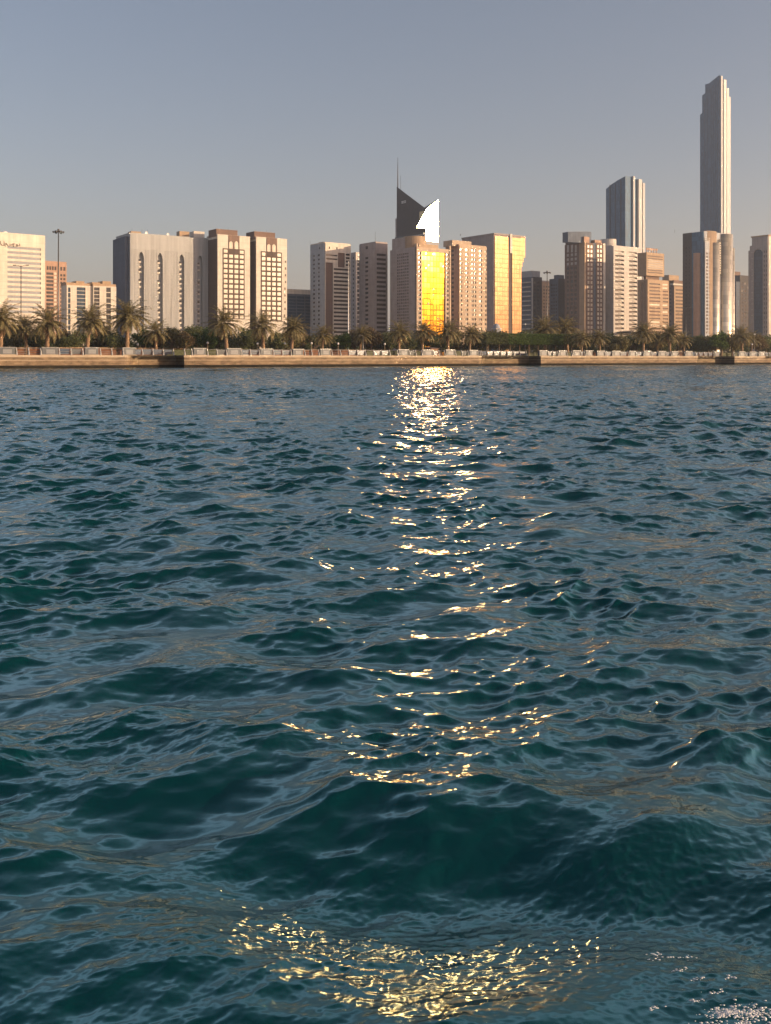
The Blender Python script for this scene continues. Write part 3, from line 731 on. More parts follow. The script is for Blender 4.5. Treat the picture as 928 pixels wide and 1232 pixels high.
# 13 dark tower with split slanting crown whose mirror face flares in the sun
b = Building('crown_tower', 'dark tower with split slanting crown, spire and blazing mirror face', 512.5, 477.5, 527.5, 251, 1.22, phrase='the tower with the blazing crown')
zl, zr, zb = b.z(224.5, 478, 'l'), b.z(239.5, 527, 'f'), b.z(290)
bm = bmesh.new(); z0_ = b.z(281, 490); pl = [(0, 0), (b.W, 0), (b.W, b.D), (0, b.D)]
lo = [bm.verts.new((*p, z0_)) for p in pl]; hi = [bm.verts.new((*p, z)) for p, z in zip(pl, (b.H, zr, b.H - 1, zl))]
for i in range(4): bm.faces.new((lo[i], lo[(i + 1) % 4], hi[(i + 1) % 4], hi[i]))
bm.faces.new((hi[0], hi[1], hi[2])); bm.faces.new((hi[0], hi[2], hi[3])); bm.faces.new(lo[::-1]); b.part('crown', bm, M['dark'])
bm = bmesh.new(); v = [bm.verts.new(p) for p in ((0.05, -.25, b.H - .6), (0.05, -.25, zb), (b.W - .1, -.25, zb), (b.W - .1, -.25, zr - .6))]
w_ = [bm.verts.new((p.co.x, -.02, p.co.z)) for p in v]
bm.faces.new(v)
for i in range(4): bm.faces.new((v[i], v[(i + 1) % 4], w_[(i + 1) % 4], w_[i])) 
bm.faces.new(w_[::-1]); bmesh.ops.recalc_face_normals(bm, faces=bm.faces[:]); b.part('mirror_face', bm, M['flareglass'])
# folded facet: the mirror glass wraps back across the lower part of the left face
zt, zq = b.H - 1.5, b.z(277, 500, 'l'); dd = b.d(498.5)
bm = bmesh.new(); pts = [(-.05, .02, zt), (-.05, dd, zq), (-.05, .02, zq)]
q_ = [(-2.6 * 0 - .05 - dd * .0, .02, zt)]
nrm = Vector((0, -1, 0))
# a triangular oriel whose face is parallel to the mirror front
tri = [(-.03, -.24, zt), (-.03, -.24, zq)]
a_ = [bm.verts.new(p) for p in ((.0, -.24, zt), (.0, -.24, zq), (-dd * .62, -.24, zq))]
c_ = [bm.verts.new(p) for p in ((.0, dd * .55, zt), (.0, dd * .55, zq), (-.02, dd * .55, zq))]
bm.faces.new(a_); bm.faces.new((a_[0], c_[0], c_[2], a_[2])); bm.faces.new((a_[2], c_[2], c_[1], a_[1]))
bmesh.ops.recalc_face_normals(bm, faces=bm.faces[:]); b.part('folded_facet', bm, M['flareglass'])
bm = bmesh.new(); box(bm, 1.5, b.W + 2.6, 8, b.D + 4, -.5, b.z(257.5, 531)); b.part('rear_core', bm, M['mauve'])
bm = bmesh.new(); cx_, cy_ = b.W * .48, b.D * .5
rr_ = max(b.D, b.W) * .62
box(bm, -1.2, b.W + 1.2, -.6 + 1, b.D + 1.2, -.5, b.z(278, 480)); b.part('shaft', bm, M['panelgrey'])
for k in range(6):
    bm = bmesh.new(); z_ = b.z(280 + k * 2.6); box(bm, -1.3, -1.19, 1, b.D + 1, z_ - .9, z_); b.part('window_band', bm, M['pane'])
bm = bmesh.new(); dx_ = b.D - .8
tube(bm, [(.6, dx_, zl - 6), (.6, dx_, b.z(205, 479, 'l')), (.6, dx_, b.z(189, 479, 'l'))], [.55, .35, .12], 8); b.part('spire', bm, M['darkmetal'])
bm = bmesh.new(); tube(bm, [(.8, dx_ - 4, zl - 8), (.8, dx_ - 4, b.z(211, 482, 'l'))], [.18, .1], 6); b.part('antenna', bm, M['darkmetal'])
for k in range(3):
    bm = bmesh.new(); y_ = b.d(484.2 + k * 1.8); z_ = b.z(244.5, 486, 'l')
    box(bm, -.2, .0, y_ - .9, y_ + .9, z_, z_ + .45); box(bm, -.2, 0, y_ - .9, y_ + .9, z_ + 1.6, z_ + 2.1); box(bm, -.2, 0, y_ + .5, y_ + .9, z_ + .45, z_ + 1.6)
    if k != 1: box(bm, -.2, 0, y_ - .9, y_ - .5, z_ + .45, z_ + 1.6)
    b.part('sign_letter', bm, M['whitepaint'])
b.finish()

# 14 peach tower with square windows
b = Building('apartment_tower', 'peach stone tower with rows of small dark paired windows', 552, 537, 585, 295, .945, phrase='the peach tower of paired windows')
b.body(M['peach']); b.parapet(M['peach'], .9)
cols = [(552.8, 555.4), (559.2, 562.6), (566.6, 569.2), (569.7, 572.2), (575.6, 579.2), (582.8, 584.6)]
hh = b.rects('f', cols, 298.5, 398, 18, .5); b.layer('f', 552, 585, None, None, M['peach'], 'facade', hh, .7, pane=PV, inset=.6, full=True)
hh = b.rects('l', [(543.5, 546.8)], 299, 398, 18, .5); b.layer('l', 537, 552, None, None, M['pink'], 'side_wall', hh, .5, pane=M['paneshade'], inset=.4, full=True)
b.bx('penthouse', 546, 569, 289, 296, M['peach'], (1.5, 11)); b.finish()

# 15 amber mirror tower
b = Building('mirror_tower', 'tall amber glass tower with dark vertical groove and stepped right edge', 594.3, 556, 632, 282, .985, phrase='the amber glass tower')
un = b.u(627); zn = b.z(321, 627)
bm = bmesh.new(); prism(bm, [(0, 0), (un, 0), (un, b.D), (0, b.D)], -.5, b.H); b.part('wall', bm, M['mauve'])
for k, (p_, y_) in enumerate(((628.6, 321), (630.3, 315.5), (632, 310))):
    bm = bmesh.new(); box(bm, b.u(627) if k == 0 else b.u((628.6, 630.3)[k - 1]), b.u(p_), 0, b.D - .5 * k, b.z(y_, p_), b.H - .1 * k); b.part('corner_step', bm, M['amberglass'])
bm = bmesh.new(); box(bm, .6, b.u(611.3), -.5, 0, -.5, b.H - 1.1); b.part('mirror_glazing', bm, M['amberglass'])
bm = bmesh.new(); box(bm, b.u(616), un, -.5, 0, -.5, b.H - 1.1); b.part('mirror_glazing', bm, M['amberglass'])
bm = bmesh.new(); box(bm, b.u(611.3) + .02, b.u(616) - .02, -.12, 0, -.5, b.z(303)); b.part('groove', bm, M['darkbrown'])
bm = bmesh.new(); box(bm, b.u(612.6), b.u(615.2), -1.2, 0, b.z(303), b.H + 1.4); b.part('lift_shaft', bm, M['cream'])
bm = bmesh.new(); box(bm, -.3, b.u(632) + .2, -.7, b.D + .3, b.H, b.H + 1); b.part('parapet', bm, M['mauve'])
b.mast(576, 280, .25, 20, base=b.H); b.finish()

# 16 dark tower with white balcony bands
b = Building('apartment_tower', 'dark grey tower with white balcony bands beside the amber tower', 640.6, 626, 652, 333, 1.14, phrase='the dark tower with white balcony bands')
b.body(M['slate']); bm = bmesh.new(); box(bm, .4, b.W * .9, 1, b.D - 1, b.H, b.z(325.5)); b.part('penthouse', bm, M['panelgrey'])
for k in range(14):
    z_ = b.z(340) - k * 4.0
    bm = bmesh.new(); box(bm, -1.1, 0, 1.5, b.D - 1.5, z_, z_ + 1.0); b.part('balcony', bm, M['offwhite'])
bm = bmesh.new(); box(bm, -.5, .5, -.5, .4, -.5, b.H - 1); b.part('corner_post', bm, M['offwhite'])
h = b.rects('f', [(642, 644.5), (646, 649)], 338, 398, 14, .55); b.layer('f', 641, 652, None, None, M['dark'], 'facade', h, .3, pane=PV, full=True); b.finish()
# 17 small pale tower
b = Building('apartment_tower', 'small pale mauve tower behind floodlight mast', 652, 646, 663, 339, 1.2, phrase='the small pale tower by the mast')
b.body(M['mauve']); h = b.rects('f', spans(653, 662, 3, .55), 343, 400, 14, .5); b.layer('f', 652, 663, None, None, M['tan'], 'facade', h, .35, pane=PV, full=True); b.parapet(M['mauve'], 1.2); b.finish()
# 18 dark small tower
b = Building('apartment_tower', 'short dark tower left of the brown lit window tower', 672, 661.5, 684, 335, 1.12, phrase='the short dark tower')
b.body(M['dark']); h = b.rects('l', spans(663, 671, 3, .5), 341, 398, 14, .5); b.layer('l', 661.5, 672, None, None, M['slate'], 'side_wall', h, .35, pane=PV, full=True)
bm = bmesh.new(); box(bm, 1, 8, 1, b.D * .6, b.H, b.z(335) + 3.2); b.part('penthouse', bm, M['slate']); b.finish()

# 19 brown tower with bright windows
b = Building('apartment_tower', 'dark brown tower with bright reflecting window columns and curved blue crown', 703.5, 680, 727.5, 292, 1.04, phrase='the brown tower with bright windows')
b.body(M['darkbrown'])
h = b.rects('l', [(682.3, 685), (687, 690), (691.8, 694.5)], 304, 400, 18, .6) ; ht = [(b.d(q) , b.z(303.5, q, 'l'), b.d(p), b.z(294.5, q, 'l')) for p, q in ((682.3, 685), (687, 690), (691.8, 694.5))]
ht = [(min(a, c), bb, max(a, c), d) for a, bb, c, d in ht]
b.layer('l', 680, 697.5, None, None, M['brown'], 'side_wall', h + ht, .4, inset=.3)
b.panes('l', h[:9] + ht, M['offwhite'], .1); b.panes('l', h[9:], [M['paneshade'], M['paneshade'], M['pane']], .1)
bm = bmesh.new(); box(bm, -.9, .8, -.9, b.d(698), -.5, b.H + .3); b.part('corner_pier', bm, M['tan'])
for a, c in ((705.2, 713.6), (717, 725)):
    zc = spans(a + .8, c - .2, 2, .72)
    h = b.rects('f', zc, 294, 402, 20, .64); b.layer('f', a, c, 292.3, None, M['brown'], 'window_bay', h, .5, pane=M['panebright'], inset=.3)
bm = bmesh.new(); box(bm, b.u(725.3), b.W + .3, -.7, 1, -.5, b.H + 1); b.part('corner_pier', bm, M['cream'])
bm = bmesh.new(); box(bm, b.u(714), b.u(716.7), -.2, 0, -.5, b.H + .5); b.part('groove', bm, M['slate'])
bm = bmesh.new(); n_ = 10
pts = [(b.u(688 + 28 * i / n_), 4 - 2.0 * math.sin(math.pi * i / n_)) for i in range(n_ + 1)]
prism(bm, pts + [(p[0], p[1] + 6) for p in pts[::-1]], b.H - .1, [b.z(280 - 3.0 * i / n_) for i in range(n_ + 1)] + [b.z(280 - 3.0 * i / n_) for i in range(n_, -1, -1)]); b.part('curved_crown', bm, M['slate'])
bm = bmesh.new(); box(bm, -.4, 5.5, 0, 7, b.H, b.z(284.5)); b.part('penthouse', bm, M['pink'])
bm = bmesh.new(); box(bm, -.5, 3, b.d(696.8), b.d(681), b.H - .1, b.z(286.5)); b.part('penthouse', bm, M['darkbrown']); 
bm = bmesh.new(); box(bm, b.u(717), b.u(725), 1, 8, b.H, b.z(287)); b.part('plant_room', bm, M['pink']); b.finish()

# 20 white balcony tower
b = Building('balcony_tower', 'pale tower stacked with rows of dark balconies under a round roof drum', 736.5, 727.5, 768.5, 296, 1.05, phrase='the pale balcony tower')
b.body(M['offwhite'], z1=b.H); b.parapet(M['offwhite'], .8)
cols = [(738.3, 749), (755, 764.8)]
hh = b.rects('f', cols, 301.5, 398, 19, .5)
b.layer('f', 736.5, 768.5, None, None, M['offwhite'], 'facade', hh, 1.7, pane=PV, inset=1.5, full=True)
for (x0, z0, x1, z1) in hh:
    w_ = x1 - x0; bm = bmesh.new()
    pts = [(x0 + w_ * .35 + (w_ * .6) * i / 6, -1.72 - .75 * math.sin(math.pi * i / 6)) for i in range(7)]
    prism(bm, pts + [(pts[-1][0], -1.5), (pts[0][0], -1.5)], z0 - 1.2, z0 + .35); b.part('balcony', bm, M['offwhite'])
bm = bmesh.new(); cylinder(bm, b.u(742), 9, 6.6, b.H - .1, b.z(286.5), 30); b.part('roof_drum', bm, M['offwhite'])
bm = bmesh.new(); pts = [(b.u(741 + 30 * i / 8), -16, b.z(401) - 0 + 1.4 * math.sin(math.pi * i / 8)) for i in range(9)]
for p, q in zip(pts, pts[1:]):
    vv = [bm.verts.new(x) for x in ((p[0], -16, p[2]), (q[0], -16, q[2]), (q[0], 0, q[2]), (p[0], 0, p[2]), (p[0], -16, p[2] + 1.3), (q[0], -16, q[2] + 1.3), (q[0], 0, q[2] + 1.3), (p[0], 0, p[2] + 1.3))]
    for f in ((0, 3, 2, 1), (4, 5, 6, 7), (0, 1, 5, 4), (2, 3, 7, 6)): bm.faces.new([vv[k] for k in f])
b.part('entrance_canopy', bm, M['white']); b.finish()

# 21 blue faceted glass tower
b = Building('glass_tower', 'tall blue glass tower of folded facets behind the pale balcony tower', 752.5, 728, 782, 212, 1.3, phrase='the blue faceted glass tower')
g = lambda px, y=0: b.u(px)
dL = b.d(728.5)
pl = [(0, 0), (b.u(759.5), 0), (b.u(768), 2.2), (b.u(776), 5), (b.u(782.5), 9), (b.u(782.5), dL * .9), (b.u(770), dL + 4), (1, dL), (-.8, dL * .66), (-.6, dL * .33)]
hz = [b.z(y) for y in (212, 211.3, 213.5, 216.5, 220, 222, 222, 223, 219, 215)]
bm = bmesh.new(); prism(bm, pl, -.5, hz); b.part('shaft', bm, M['steelglass'])
for p0, p1, y0_, y1_, yt in ((760.3, 762.8, -2.2, -1.6, 211), (768.2, 773.4, -.6, .8, 212.8), (775.8, 779.8, 2.2, 3.8, 215.6)):
    bm = bmesh.new(); prism(bm, [(b.u(p0), y0_), (b.u(p1), y1_), (b.u(p1), y1_ + 4), (b.u(p0), y0_ + 4)], -.5, b.z(yt)); b.part('silver_strip', bm, M['strip'])
for k in range(3):
    bm = bmesh.new(); y_ = dL * (.2 + .27 * k); box(bm, -1.3, -.3, y_ - .3, y_ + .3, -.5, b.z(219 if k else 215.5)); b.part('rib', bm, M['slate'])
b.finish()

# 22 brown tower with raised block
b = Building('office_tower', 'sandy brown tower whose raised upper block sits on a narrow neck', 779, 767.5, 804.5, 336, .98, phrase='the sandy tower with the raised block')
b.body(M['tan']); 
hr = b.rects('f', [(781, 794), (797, 803.4)], 340, 402, 15, .42); b.layer('f', 779, 804.5, None, None, M['tan'], 'facade', hr, .4, pane=[M['paneshade'], M['panebright'], M['brown']], full=True)
h = b.rects('l', spans(771, 778, 4, .45), 338, 402, 1, .98); b.layer('l', 767.5, 779, None, None, M['tan'], 'side_wall', h, .4, pane=M['brown'], full=True)
bm = bmesh.new(); box(bm, 2, b.u(797), 3, b.D - 4, b.H, b.z(331.5)); b.part('neck', bm, M['brown'])
bm = bmesh.new(); box(bm, -.8, b.u(799.5), .2, b.D - .5, b.z(331.5), b.z(303.5)); o = b.part('raised_block', bm, M['tan'])
z0_, z1_ = b.z(331), b.z(304)
for k in range(8):
    bm = bmesh.new(); z_ = z1_ - 2 - k * (z1_ - z0_ - 3) / 8; box(bm, .6, b.u(797.5), .0, .19, z_ - .95, z_); b.part('window_band', bm, M['curtain'] if 1 < k < 6 else M['paneshade'])
bm = bmesh.new()
for k in range(5): box(bm, 1 + k * 3, 1.7 + k * 3, 2, b.D - 8, b.z(303.5), b.z(297.5))
box(bm, .5, 15, 1.8, b.D - 7.8, b.z(300), b.z(298)); b.part('roof_pergola', bm, M['pink']); b.finish()
# 23 brown stepped tower behind
b = Building('apartment_tower', 'brown tower with stepped lit crown left of silver round tower', 811, 799, 826, 337, 1.2, phrase='the brown stepped tower')
b.body(M['brown']); b.bx('penthouse', 806, 818, 331, 337.5, M['tan'], (1, 9)); b.bx('cornice', 809.5, 826, 341, 343, M['cream'], (-.8, 3))
h = b.rects('f', [(812.5, 824.5)], 347, 402, 13, .5); b.layer('f', 811, 826, 345, None, M['tan'], 'facade', h, .4, pane=M['paneshade'], wname='window_band')
h = b.rects('l', [(801, 803), (805.5, 808)], 345, 402, 13, .5); b.layer('l', 799, 811, None, None, M['brown'], 'side_wall', h, .35, pane=PV, full=True); b.finish()

# 24 very tall stepped tower
b = Building('skyscraper', 'tallest tower, slender dark glass with stepped ribbed crown', 866, 842.5, 881.8, 90, 1.35, phrase='the tallest stepped tower')
d0, d1, d2 = b.d(853.5), b.d(845), b.d(842.5)
x1, x2, x3, x4 = b.u(869.6), b.u(874.6), b.u(878.6), b.u(881.8)
def slab(name, x0, x1_, y0, y1, zt, m): 
    bm = bmesh.new()
    if hasattr(zt, '__len__'): prism(bm, [(x0, y0), (x1_, y0), (x1_, y1), (x0, y1)], -.5, zt)
    else: box(bm, x0, x1_, y0, y1, -.5, zt)
    return b.part(name, bm, m)
za = b.z(90)
slab('central_shaft', 0, x1, 0, d0, [za, za - 2, b.z(99) - 2, b.z(100, 853.5, 'l')], M['steelglass'])
slab('stepped_wing', 0, x1 + 2, d0, d1, [b.z(108, 853, 'l'), b.z(108), b.z(115), b.z(115, 845, 'l')], M['steelglass'])
slab('stepped_wing', 0, x1 + 2, d1, d2, [b.z(136, 845, 'l'), b.z(136), b.z(138), b.z(138, 842.5, 'l')], M['steelglass'])
for k, (yy0, yt_) in enumerate([(d0 * f, 92 + 9 * f) for f in (.22, .42, .62, .82)] + [(d0 + (d1 - d0) * f, 109 + 7 * f) for f in (.3, .65)]):
    bm = bmesh.new(); box(bm, -.25, 0, yy0 - .2, yy0 + .2, -.5, b.z(yt_ + 3)); b.part('rib', bm, M['slate'])
for k, (p, q, y0, yt) in enumerate(((x1 + .02, x2, 1.2, 95), (x2 + .02, x3, 2.6, 104), (x3 + .02, x4, 4.2, 113))):
    slab('stepped_wing', p, q, y0, d1, b.z(yt), M['steelglass'])
    slab('silver_fin', p + .9, p + (q - p) * .75, y0 - 2.2, y0, b.z(yt) + .6, M['strip'])
slab('silver_fin', .4, x1 * .5, -2.0, 0, za - 1.5, M['strip']); b.finish()

# 25 silver tower of rounded bays
b = Building('apartment_tower', 'silver grey tower of rounded bays in front of the tallest tower', 848, 822, 883, 278, 1.0, phrase='the silver tower of rounded bays')
b.body(M['panelgrey'], y0=.5)
dL = b.D
h = b.rects('l', spans(824, 831.5, 2, .5), 296, 400, 22, .5); b.layer('l', 822, 833, None, None, M['dark'], 'side_wall', h, .5, pane=M['pane'])
bm = bmesh.new(); box(bm, -.9, 0, b.d(847), b.d(833.3), -.5, b.H - .3); b.part('glass_bay', bm, M['steelglass'])
bm = bmesh.new(); cylinder(bm, -1.0, b.d(840), 3.2, -.5, b.z(304), 24); b.part('round_pier', bm, M['pink'], smooth=False)
def bay(px0, px1, ytop, m, seg=14, yoff=.5, bulge=1.0, name='rounded_bay'):
    x0, x1_ = b.u(px0), b.u(px1); r = (x1_ - x0) / 2; c = (x0 + x1_) / 2; bm = bmesh.new()
    pts = [(c - r * math.cos(math.pi * i / seg), yoff - r * bulge * math.sin(math.pi * i / seg)) for i in range(seg + 1)]
    lo_ = [bm.verts.new((*p, -.5)) for p in pts]; hi_ = [bm.verts.new((*p, b.z(ytop))) for p in pts]
    for i in range(seg): f = bm.faces.new((lo_[i], lo_[i + 1], hi_[i + 1], hi_[i])); f.smooth = True
    bm.faces.new(hi_); bm.faces.new((lo_[0], hi_[0], hi_[-1], lo_[-1])); return b.part(name, bm, m)
h = b.rects('f', [(849.2, 851.5), (852.5, 855)], 303, 402, 24, .55)
b.layer('f', 848, 856, 290, None, M['panelgrey'], 'window_bay', h, .4, pane=M['paneshade'])
bay(856.3, 864, 291, M['silver']); bay(868.2, 879.6, 279, M['silver'], bulge=.8); bay(880, 883.5, 295, M['silver'])
bay(850, 864.5, 277, M['tan'], yoff=3, bulge=.5, name='roof_drum')
h = b.rects('f', [(864.8, 867.6)], 291, 330, 13, .55) ; b.layer('f', 864.3, 868, 288, 332, M['dark'], 'window_bay', h, .4, pane=M['panebright'])
for k in range(3):
    bm = bmesh.new(); z_ = b.z(286 + k * 2.2); box(bm, -.3, b.u(864), -.6, .4, z_ - .4, z_); b.part('cornice', bm, M['cream'])
b.mast(838, 274, .12, 22); b.finish()

# 26 dark small tower
b = Building('apartment_tower', 'short dark tower between the silver round tower and right edge tower', 890, 880, 904, 331, 1.16, phrase='the short dark tower near the right edge')
b.body(M['slate']); b.bx('roof_crest', 884, 892, 327, 331.5, M['brown'], (1, 6)); h = b.rects('f', spans(891, 902, 3, .5), 339, 402, 14, .5)
b.layer('f', 890, 904, None, None, M['dark'], 'facade', h, .35, pane=PV, full=True)
b.bx('glass_bay', 885, 889.6, 339, 402, M['blueglass'], (-.6, 2)); b.finish()
# 27 right edge stepped mauve tower
b = Building('apartment_tower', 'mauve stepped tower with arched dark glass bay at right edge', 924.5, 899, 958, 284, 1.02, phrase='the mauve tower at the right edge')
b.body(M['mauve'], y1=b.d(905), z1=b.H); bm = bmesh.new(); box(bm, 1, b.W - 1, b.d(905), b.d(901.5), -.5, b.z(293.5)); b.part('stepped_wing', bm, M['mauve'])
bm = bmesh.new(); box(bm, 2, b.W - 2, b.d(901.5), b.d(899), -.5, b.z(299)); b.part('stepped_wing', bm, M['mauve'])
y0_, y1_ = b.d(918.5), b.d(907.5); hc = [(y0_, -.4, y1_, b.z(306, 913, 'l'))]
yc, rr_ = (y0_ + y1_) / 2, (y1_ - y0_) / 2
for k in range(6):
    ww = rr_ * math.sqrt(1 - ((k + .6) / 6) ** 2); z_ = b.z(306, 913, 'l'); hc.append((yc - ww, z_ + k * rr_ / 6, yc + ww, z_ + (k + 1) * rr_ / 6))
h2 = b.rects('l', [(919.6, 920.8), (922.2, 923.4)], 300, 402, 18, .55)
b.layer('l', 905.5, 924.5, None, None, M['mauve'], 'side_wall', hc + h2, .9, inset=.8); b.panes('l', h2, M['pane'], .2)
bm = bmesh.new(); box(bm, -.15, -.05, y0_ - .1, y1_ + .1, -.4, b.z(300.5, 913, 'l')); b.part('glass_bay', bm, M['blueglass'])
for k in range(12):
    bm = bmesh.new(); z_ = b.z(302) - k * 5.2; box(bm, -1.1, 0.1, b.d(907) - 0, b.d(904.9), z_ - .35, z_); b.part('string_course', bm, M['cream'])
h = b.rects('f', spans(926, 956, 5, .5), 296, 402, 18, .5); b.layer('f', 924.5, 958, None, None, M['cream'], 'facade', h, .5, pane=PV, full=True)
bm = bmesh.new(); box(bm, -1.2, b.W + 1, -.9, b.d(905) + .5, b.H, b.H + 1.2); b.part('cornice', bm, M['tan']); b.finish()

# ------------------------------------------------------------------ labels by place
ORD = ['first', 'second', 'third', 'fourth', 'fifth', 'sixth', 'seventh', 'eighth', 'ninth', 'tenth', 'eleventh', 'twelfth']
def place_of(px):
    best, bd = None, 1e9
    for a, c, ph, Y in BLDG:
        if a is None or c is None: continue
        d_ = 0 if a <= px <= c else min(abs(px - a), abs(px - c))
        d_ += Y / 1e4
        if d_ < bd: best, bd = ph, d_
    return best
def label_all(objs, what, prep='below'):
    """objs: (px, object); each gets a label naming the building behind it and its turn from the left"""
    byb = {}
    for px, o in sorted(objs, key=lambda t: t[0]): byb.setdefault(place_of(px), []).append(o)
    for ph, os_ in byb.items():
        for i, o in enumerate(os_):
            ph = ph.replace('the low block with the blue bay', 'the blue bay block')
            if len(os_) == 1: o['label'] = f'{what} {prep} {ph}'
            elif len(os_) == 2: o['label'] = f'{("left", "right")[i]} {what} of two {prep} {ph}'
            else: o['label'] = f'{ORD[min(i, 11)]} {what} from left {prep} {ph}'

# ------------------------------------------------------------------ palms
def frond(bm, o, az, el, L, droop, nl, width, rnd):
    pts = []; p = Vector(o); e = el
    for i in range(9):
        pts.append(p.copy()); f = i / 8
        d_ = Vector((math.cos(az) * math.cos(e), math.sin(az) * math.cos(e), math.sin(e))); p = p + d_ * L / 8; e -= droop / 8 * (.4 + 1.4 * f)
    side = Vector((-math.sin(az), math.cos(az), 0))
    def at(f):
        i = min(int(f * 8), 7); g = f * 8 - i; return pts[i].lerp(pts[i + 1], g), (pts[i + 1] - pts[i]).normalized()
    a = [bm.verts.new(q) for q in (pts[0] + side * .05, pts[0] - side * .05, pts[4] - side * .025, pts[4] + side * .025)]; bm.faces.new(a)
    c = [bm.verts.new(q) for q in (pts[4] + side * .025, pts[4] - side * .025, pts[8])]; bm.faces.new(c)
    for k in range(nl):
        f = .12 + .86 * (k + .5) / nl; q, t = at(f)
        up = side.cross(t); ll = width * (math.sin(math.pi * min(1, f * .75 + .22)) ** .7) * rnd.uniform(.8, 1.15)
        for s in (-1, 1):
            d_ = (side * s * .78 + t * .65 + up * rnd.uniform(-.25, .4) - Vector((0, 0, .25))).normalized()
            w = t * .045 * (L / 3.4) + up * .025
            tip = q + d_ * ll - Vector((0, 0, .12 * ll)); mid = q + d_ * ll * .5
            v = [bm.verts.new(x) for x in (q - w, q + w, mid + w * 1.1, tip, mid - w * 1.1)]; bm.faces.new(v)
def palm(seed, H, n, lean=0.3):
    rnd = random.Random(seed)
    root = bpy.data.objects.new('date_palm', None); C.objects.link(root)
    bm = bmesh.new(); pts, rad = [], []
    la = rnd.uniform(0, 6.3)
    for i in range(15):
        f = i / 14; pts.append((lean * f * f * math.cos(la), lean * f * f * math.sin(la), -.2 + (H + .2) * f)); rad.append((.40 - .12 * f) * (1.12 if i % 2 else .94) + (.18 if i == 0 else 0) + (.1 * max(0, f - .8) / .2))
    tube(bm, pts, rad, 10); trunk = link('trunk', mesh_of(bm, 'trunk', M['palmtrunk']), root)
    top = Vector(pts[-1]); bm = bmesh.new()
    for i in range(n):
        f = (i + .5) / n; el = R(82) - f ** .8 * R(118) + rnd.uniform(-.12, .12)
        frond(bm, top + Vector((0, 0, .25 * (1 - f))), i * 2.39996 + rnd.uniform(-.2, .2), el, rnd.uniform(3.9, 4.9), R(48) + R(40) * rnd.random(), 26, .72, rnd)
    crown = link('crown', mesh_of(bm, 'crown', M['palmleaf']), root)
    bm = bmesh.new()
    for i in range(18):
        frond(bm, top - Vector((0, 0, .15)), i * 2.39996 + rnd.uniform(-.3, .3), R(-22) - rnd.random() * R(45), rnd.uniform(2.4, 3.4), R(40), 16, .5, rnd)
    skirt = link('dry_fronds', mesh_of(bm, 'dry_fronds', M['deadleaf']), root)
    KIDS[root] = [trunk, crown, skirt]; return root
protos = [palm(1, 6.6, 60), palm(2, 6.9, 66, .5), palm(3, 6.2, 54, .2), palm(4, 6.7, 62, .7)]
# (px, photo height of the crown top, set back from the wall)
PALMS = [(1, 361, 9), (32, 378, 22), (57, 363, 10), (105, 365, 10), (128, 388, 30), (153, 360, 9), (188, 381, 20), (273, 369, 12), (317, 373, 12), (351, 380, 13), (388, 388, 14), (433, 390, 26),
         (480, 385, 13), (508, 386, 15), (539, 380, 12), (565, 389, 14), (656, 379, 24), (683, 381, 26), (700, 394, 12), (722, 395, 12), (748, 400, 28), (774, 387, 13), (791, 396, 20), (806, 388, 14), (823, 399, 16), (861, 401, 22), (893, 388, 14), (904, 398, 24)]
used = set(); lab = []
for i, (px, yt, off) in enumerate(PALMS):
    t = wall_t(px, off); p = wall_pt(t, off); hgt = (HZ - yt) / F * p[1] + CAMZ - GZ
    k = i % 4; o = protos[k] if k not in used else copy_tree(protos[k]); used.add(k)
    s = hgt / (6.6 + 3.6); w = max(s * 1.08, .95)
    o.location = (p[0], p[1], GZ); o.rotation_euler = (0, 0, random.uniform(0, 6.3)); o.scale = (w, w, s)
    tag(o, None, 'palm tree', 'date palms along the promenade'); lab.append((px, o))
label_all(lab, 'date palm')

# ------------------------------------------------------------------ broadleaf trees
def leaf_cloud(bm, lumps, n, size, rnd, boxy=None):
    for _ in range(n):
        if boxy:
            p = Vector([rnd.uniform(-b_, b_) for b_ in boxy[0]]); ax = rnd.randrange(3)
            if rnd.random() < .75: p[ax] = boxy[0][ax] * (1 if rnd.random() < .5 else -1) * rnd.uniform(.86, 1.05)
            p = p + Vector(boxy[1])
        else:
            c, r = rnd.choice(lumps); d_ = Vector((rnd.gauss(0, 1), rnd.gauss(0, 1), rnd.gauss(0, 1))).normalized()
            p = Vector(c) + Vector((d_.x * r[0], d_.y * r[1], d_.z * r[2])) * rnd.uniform(.35, 1.08)
        a = Vector((rnd.gauss(0, 1), rnd.gauss(0, 1), rnd.gauss(0, .7))).normalized(); b_ = a.cross(Vector((rnd.gauss(0, 1), rnd.gauss(0, 1), rnd.gauss(0, 1)))).normalized()
        s = size * rnd.uniform(.6, 1.4)
        v = [bm.verts.new(x) for x in (p - a * s, p + b_ * s * .45, p + a * s, p - b_ * s * .45)]; bm.faces.new(v)
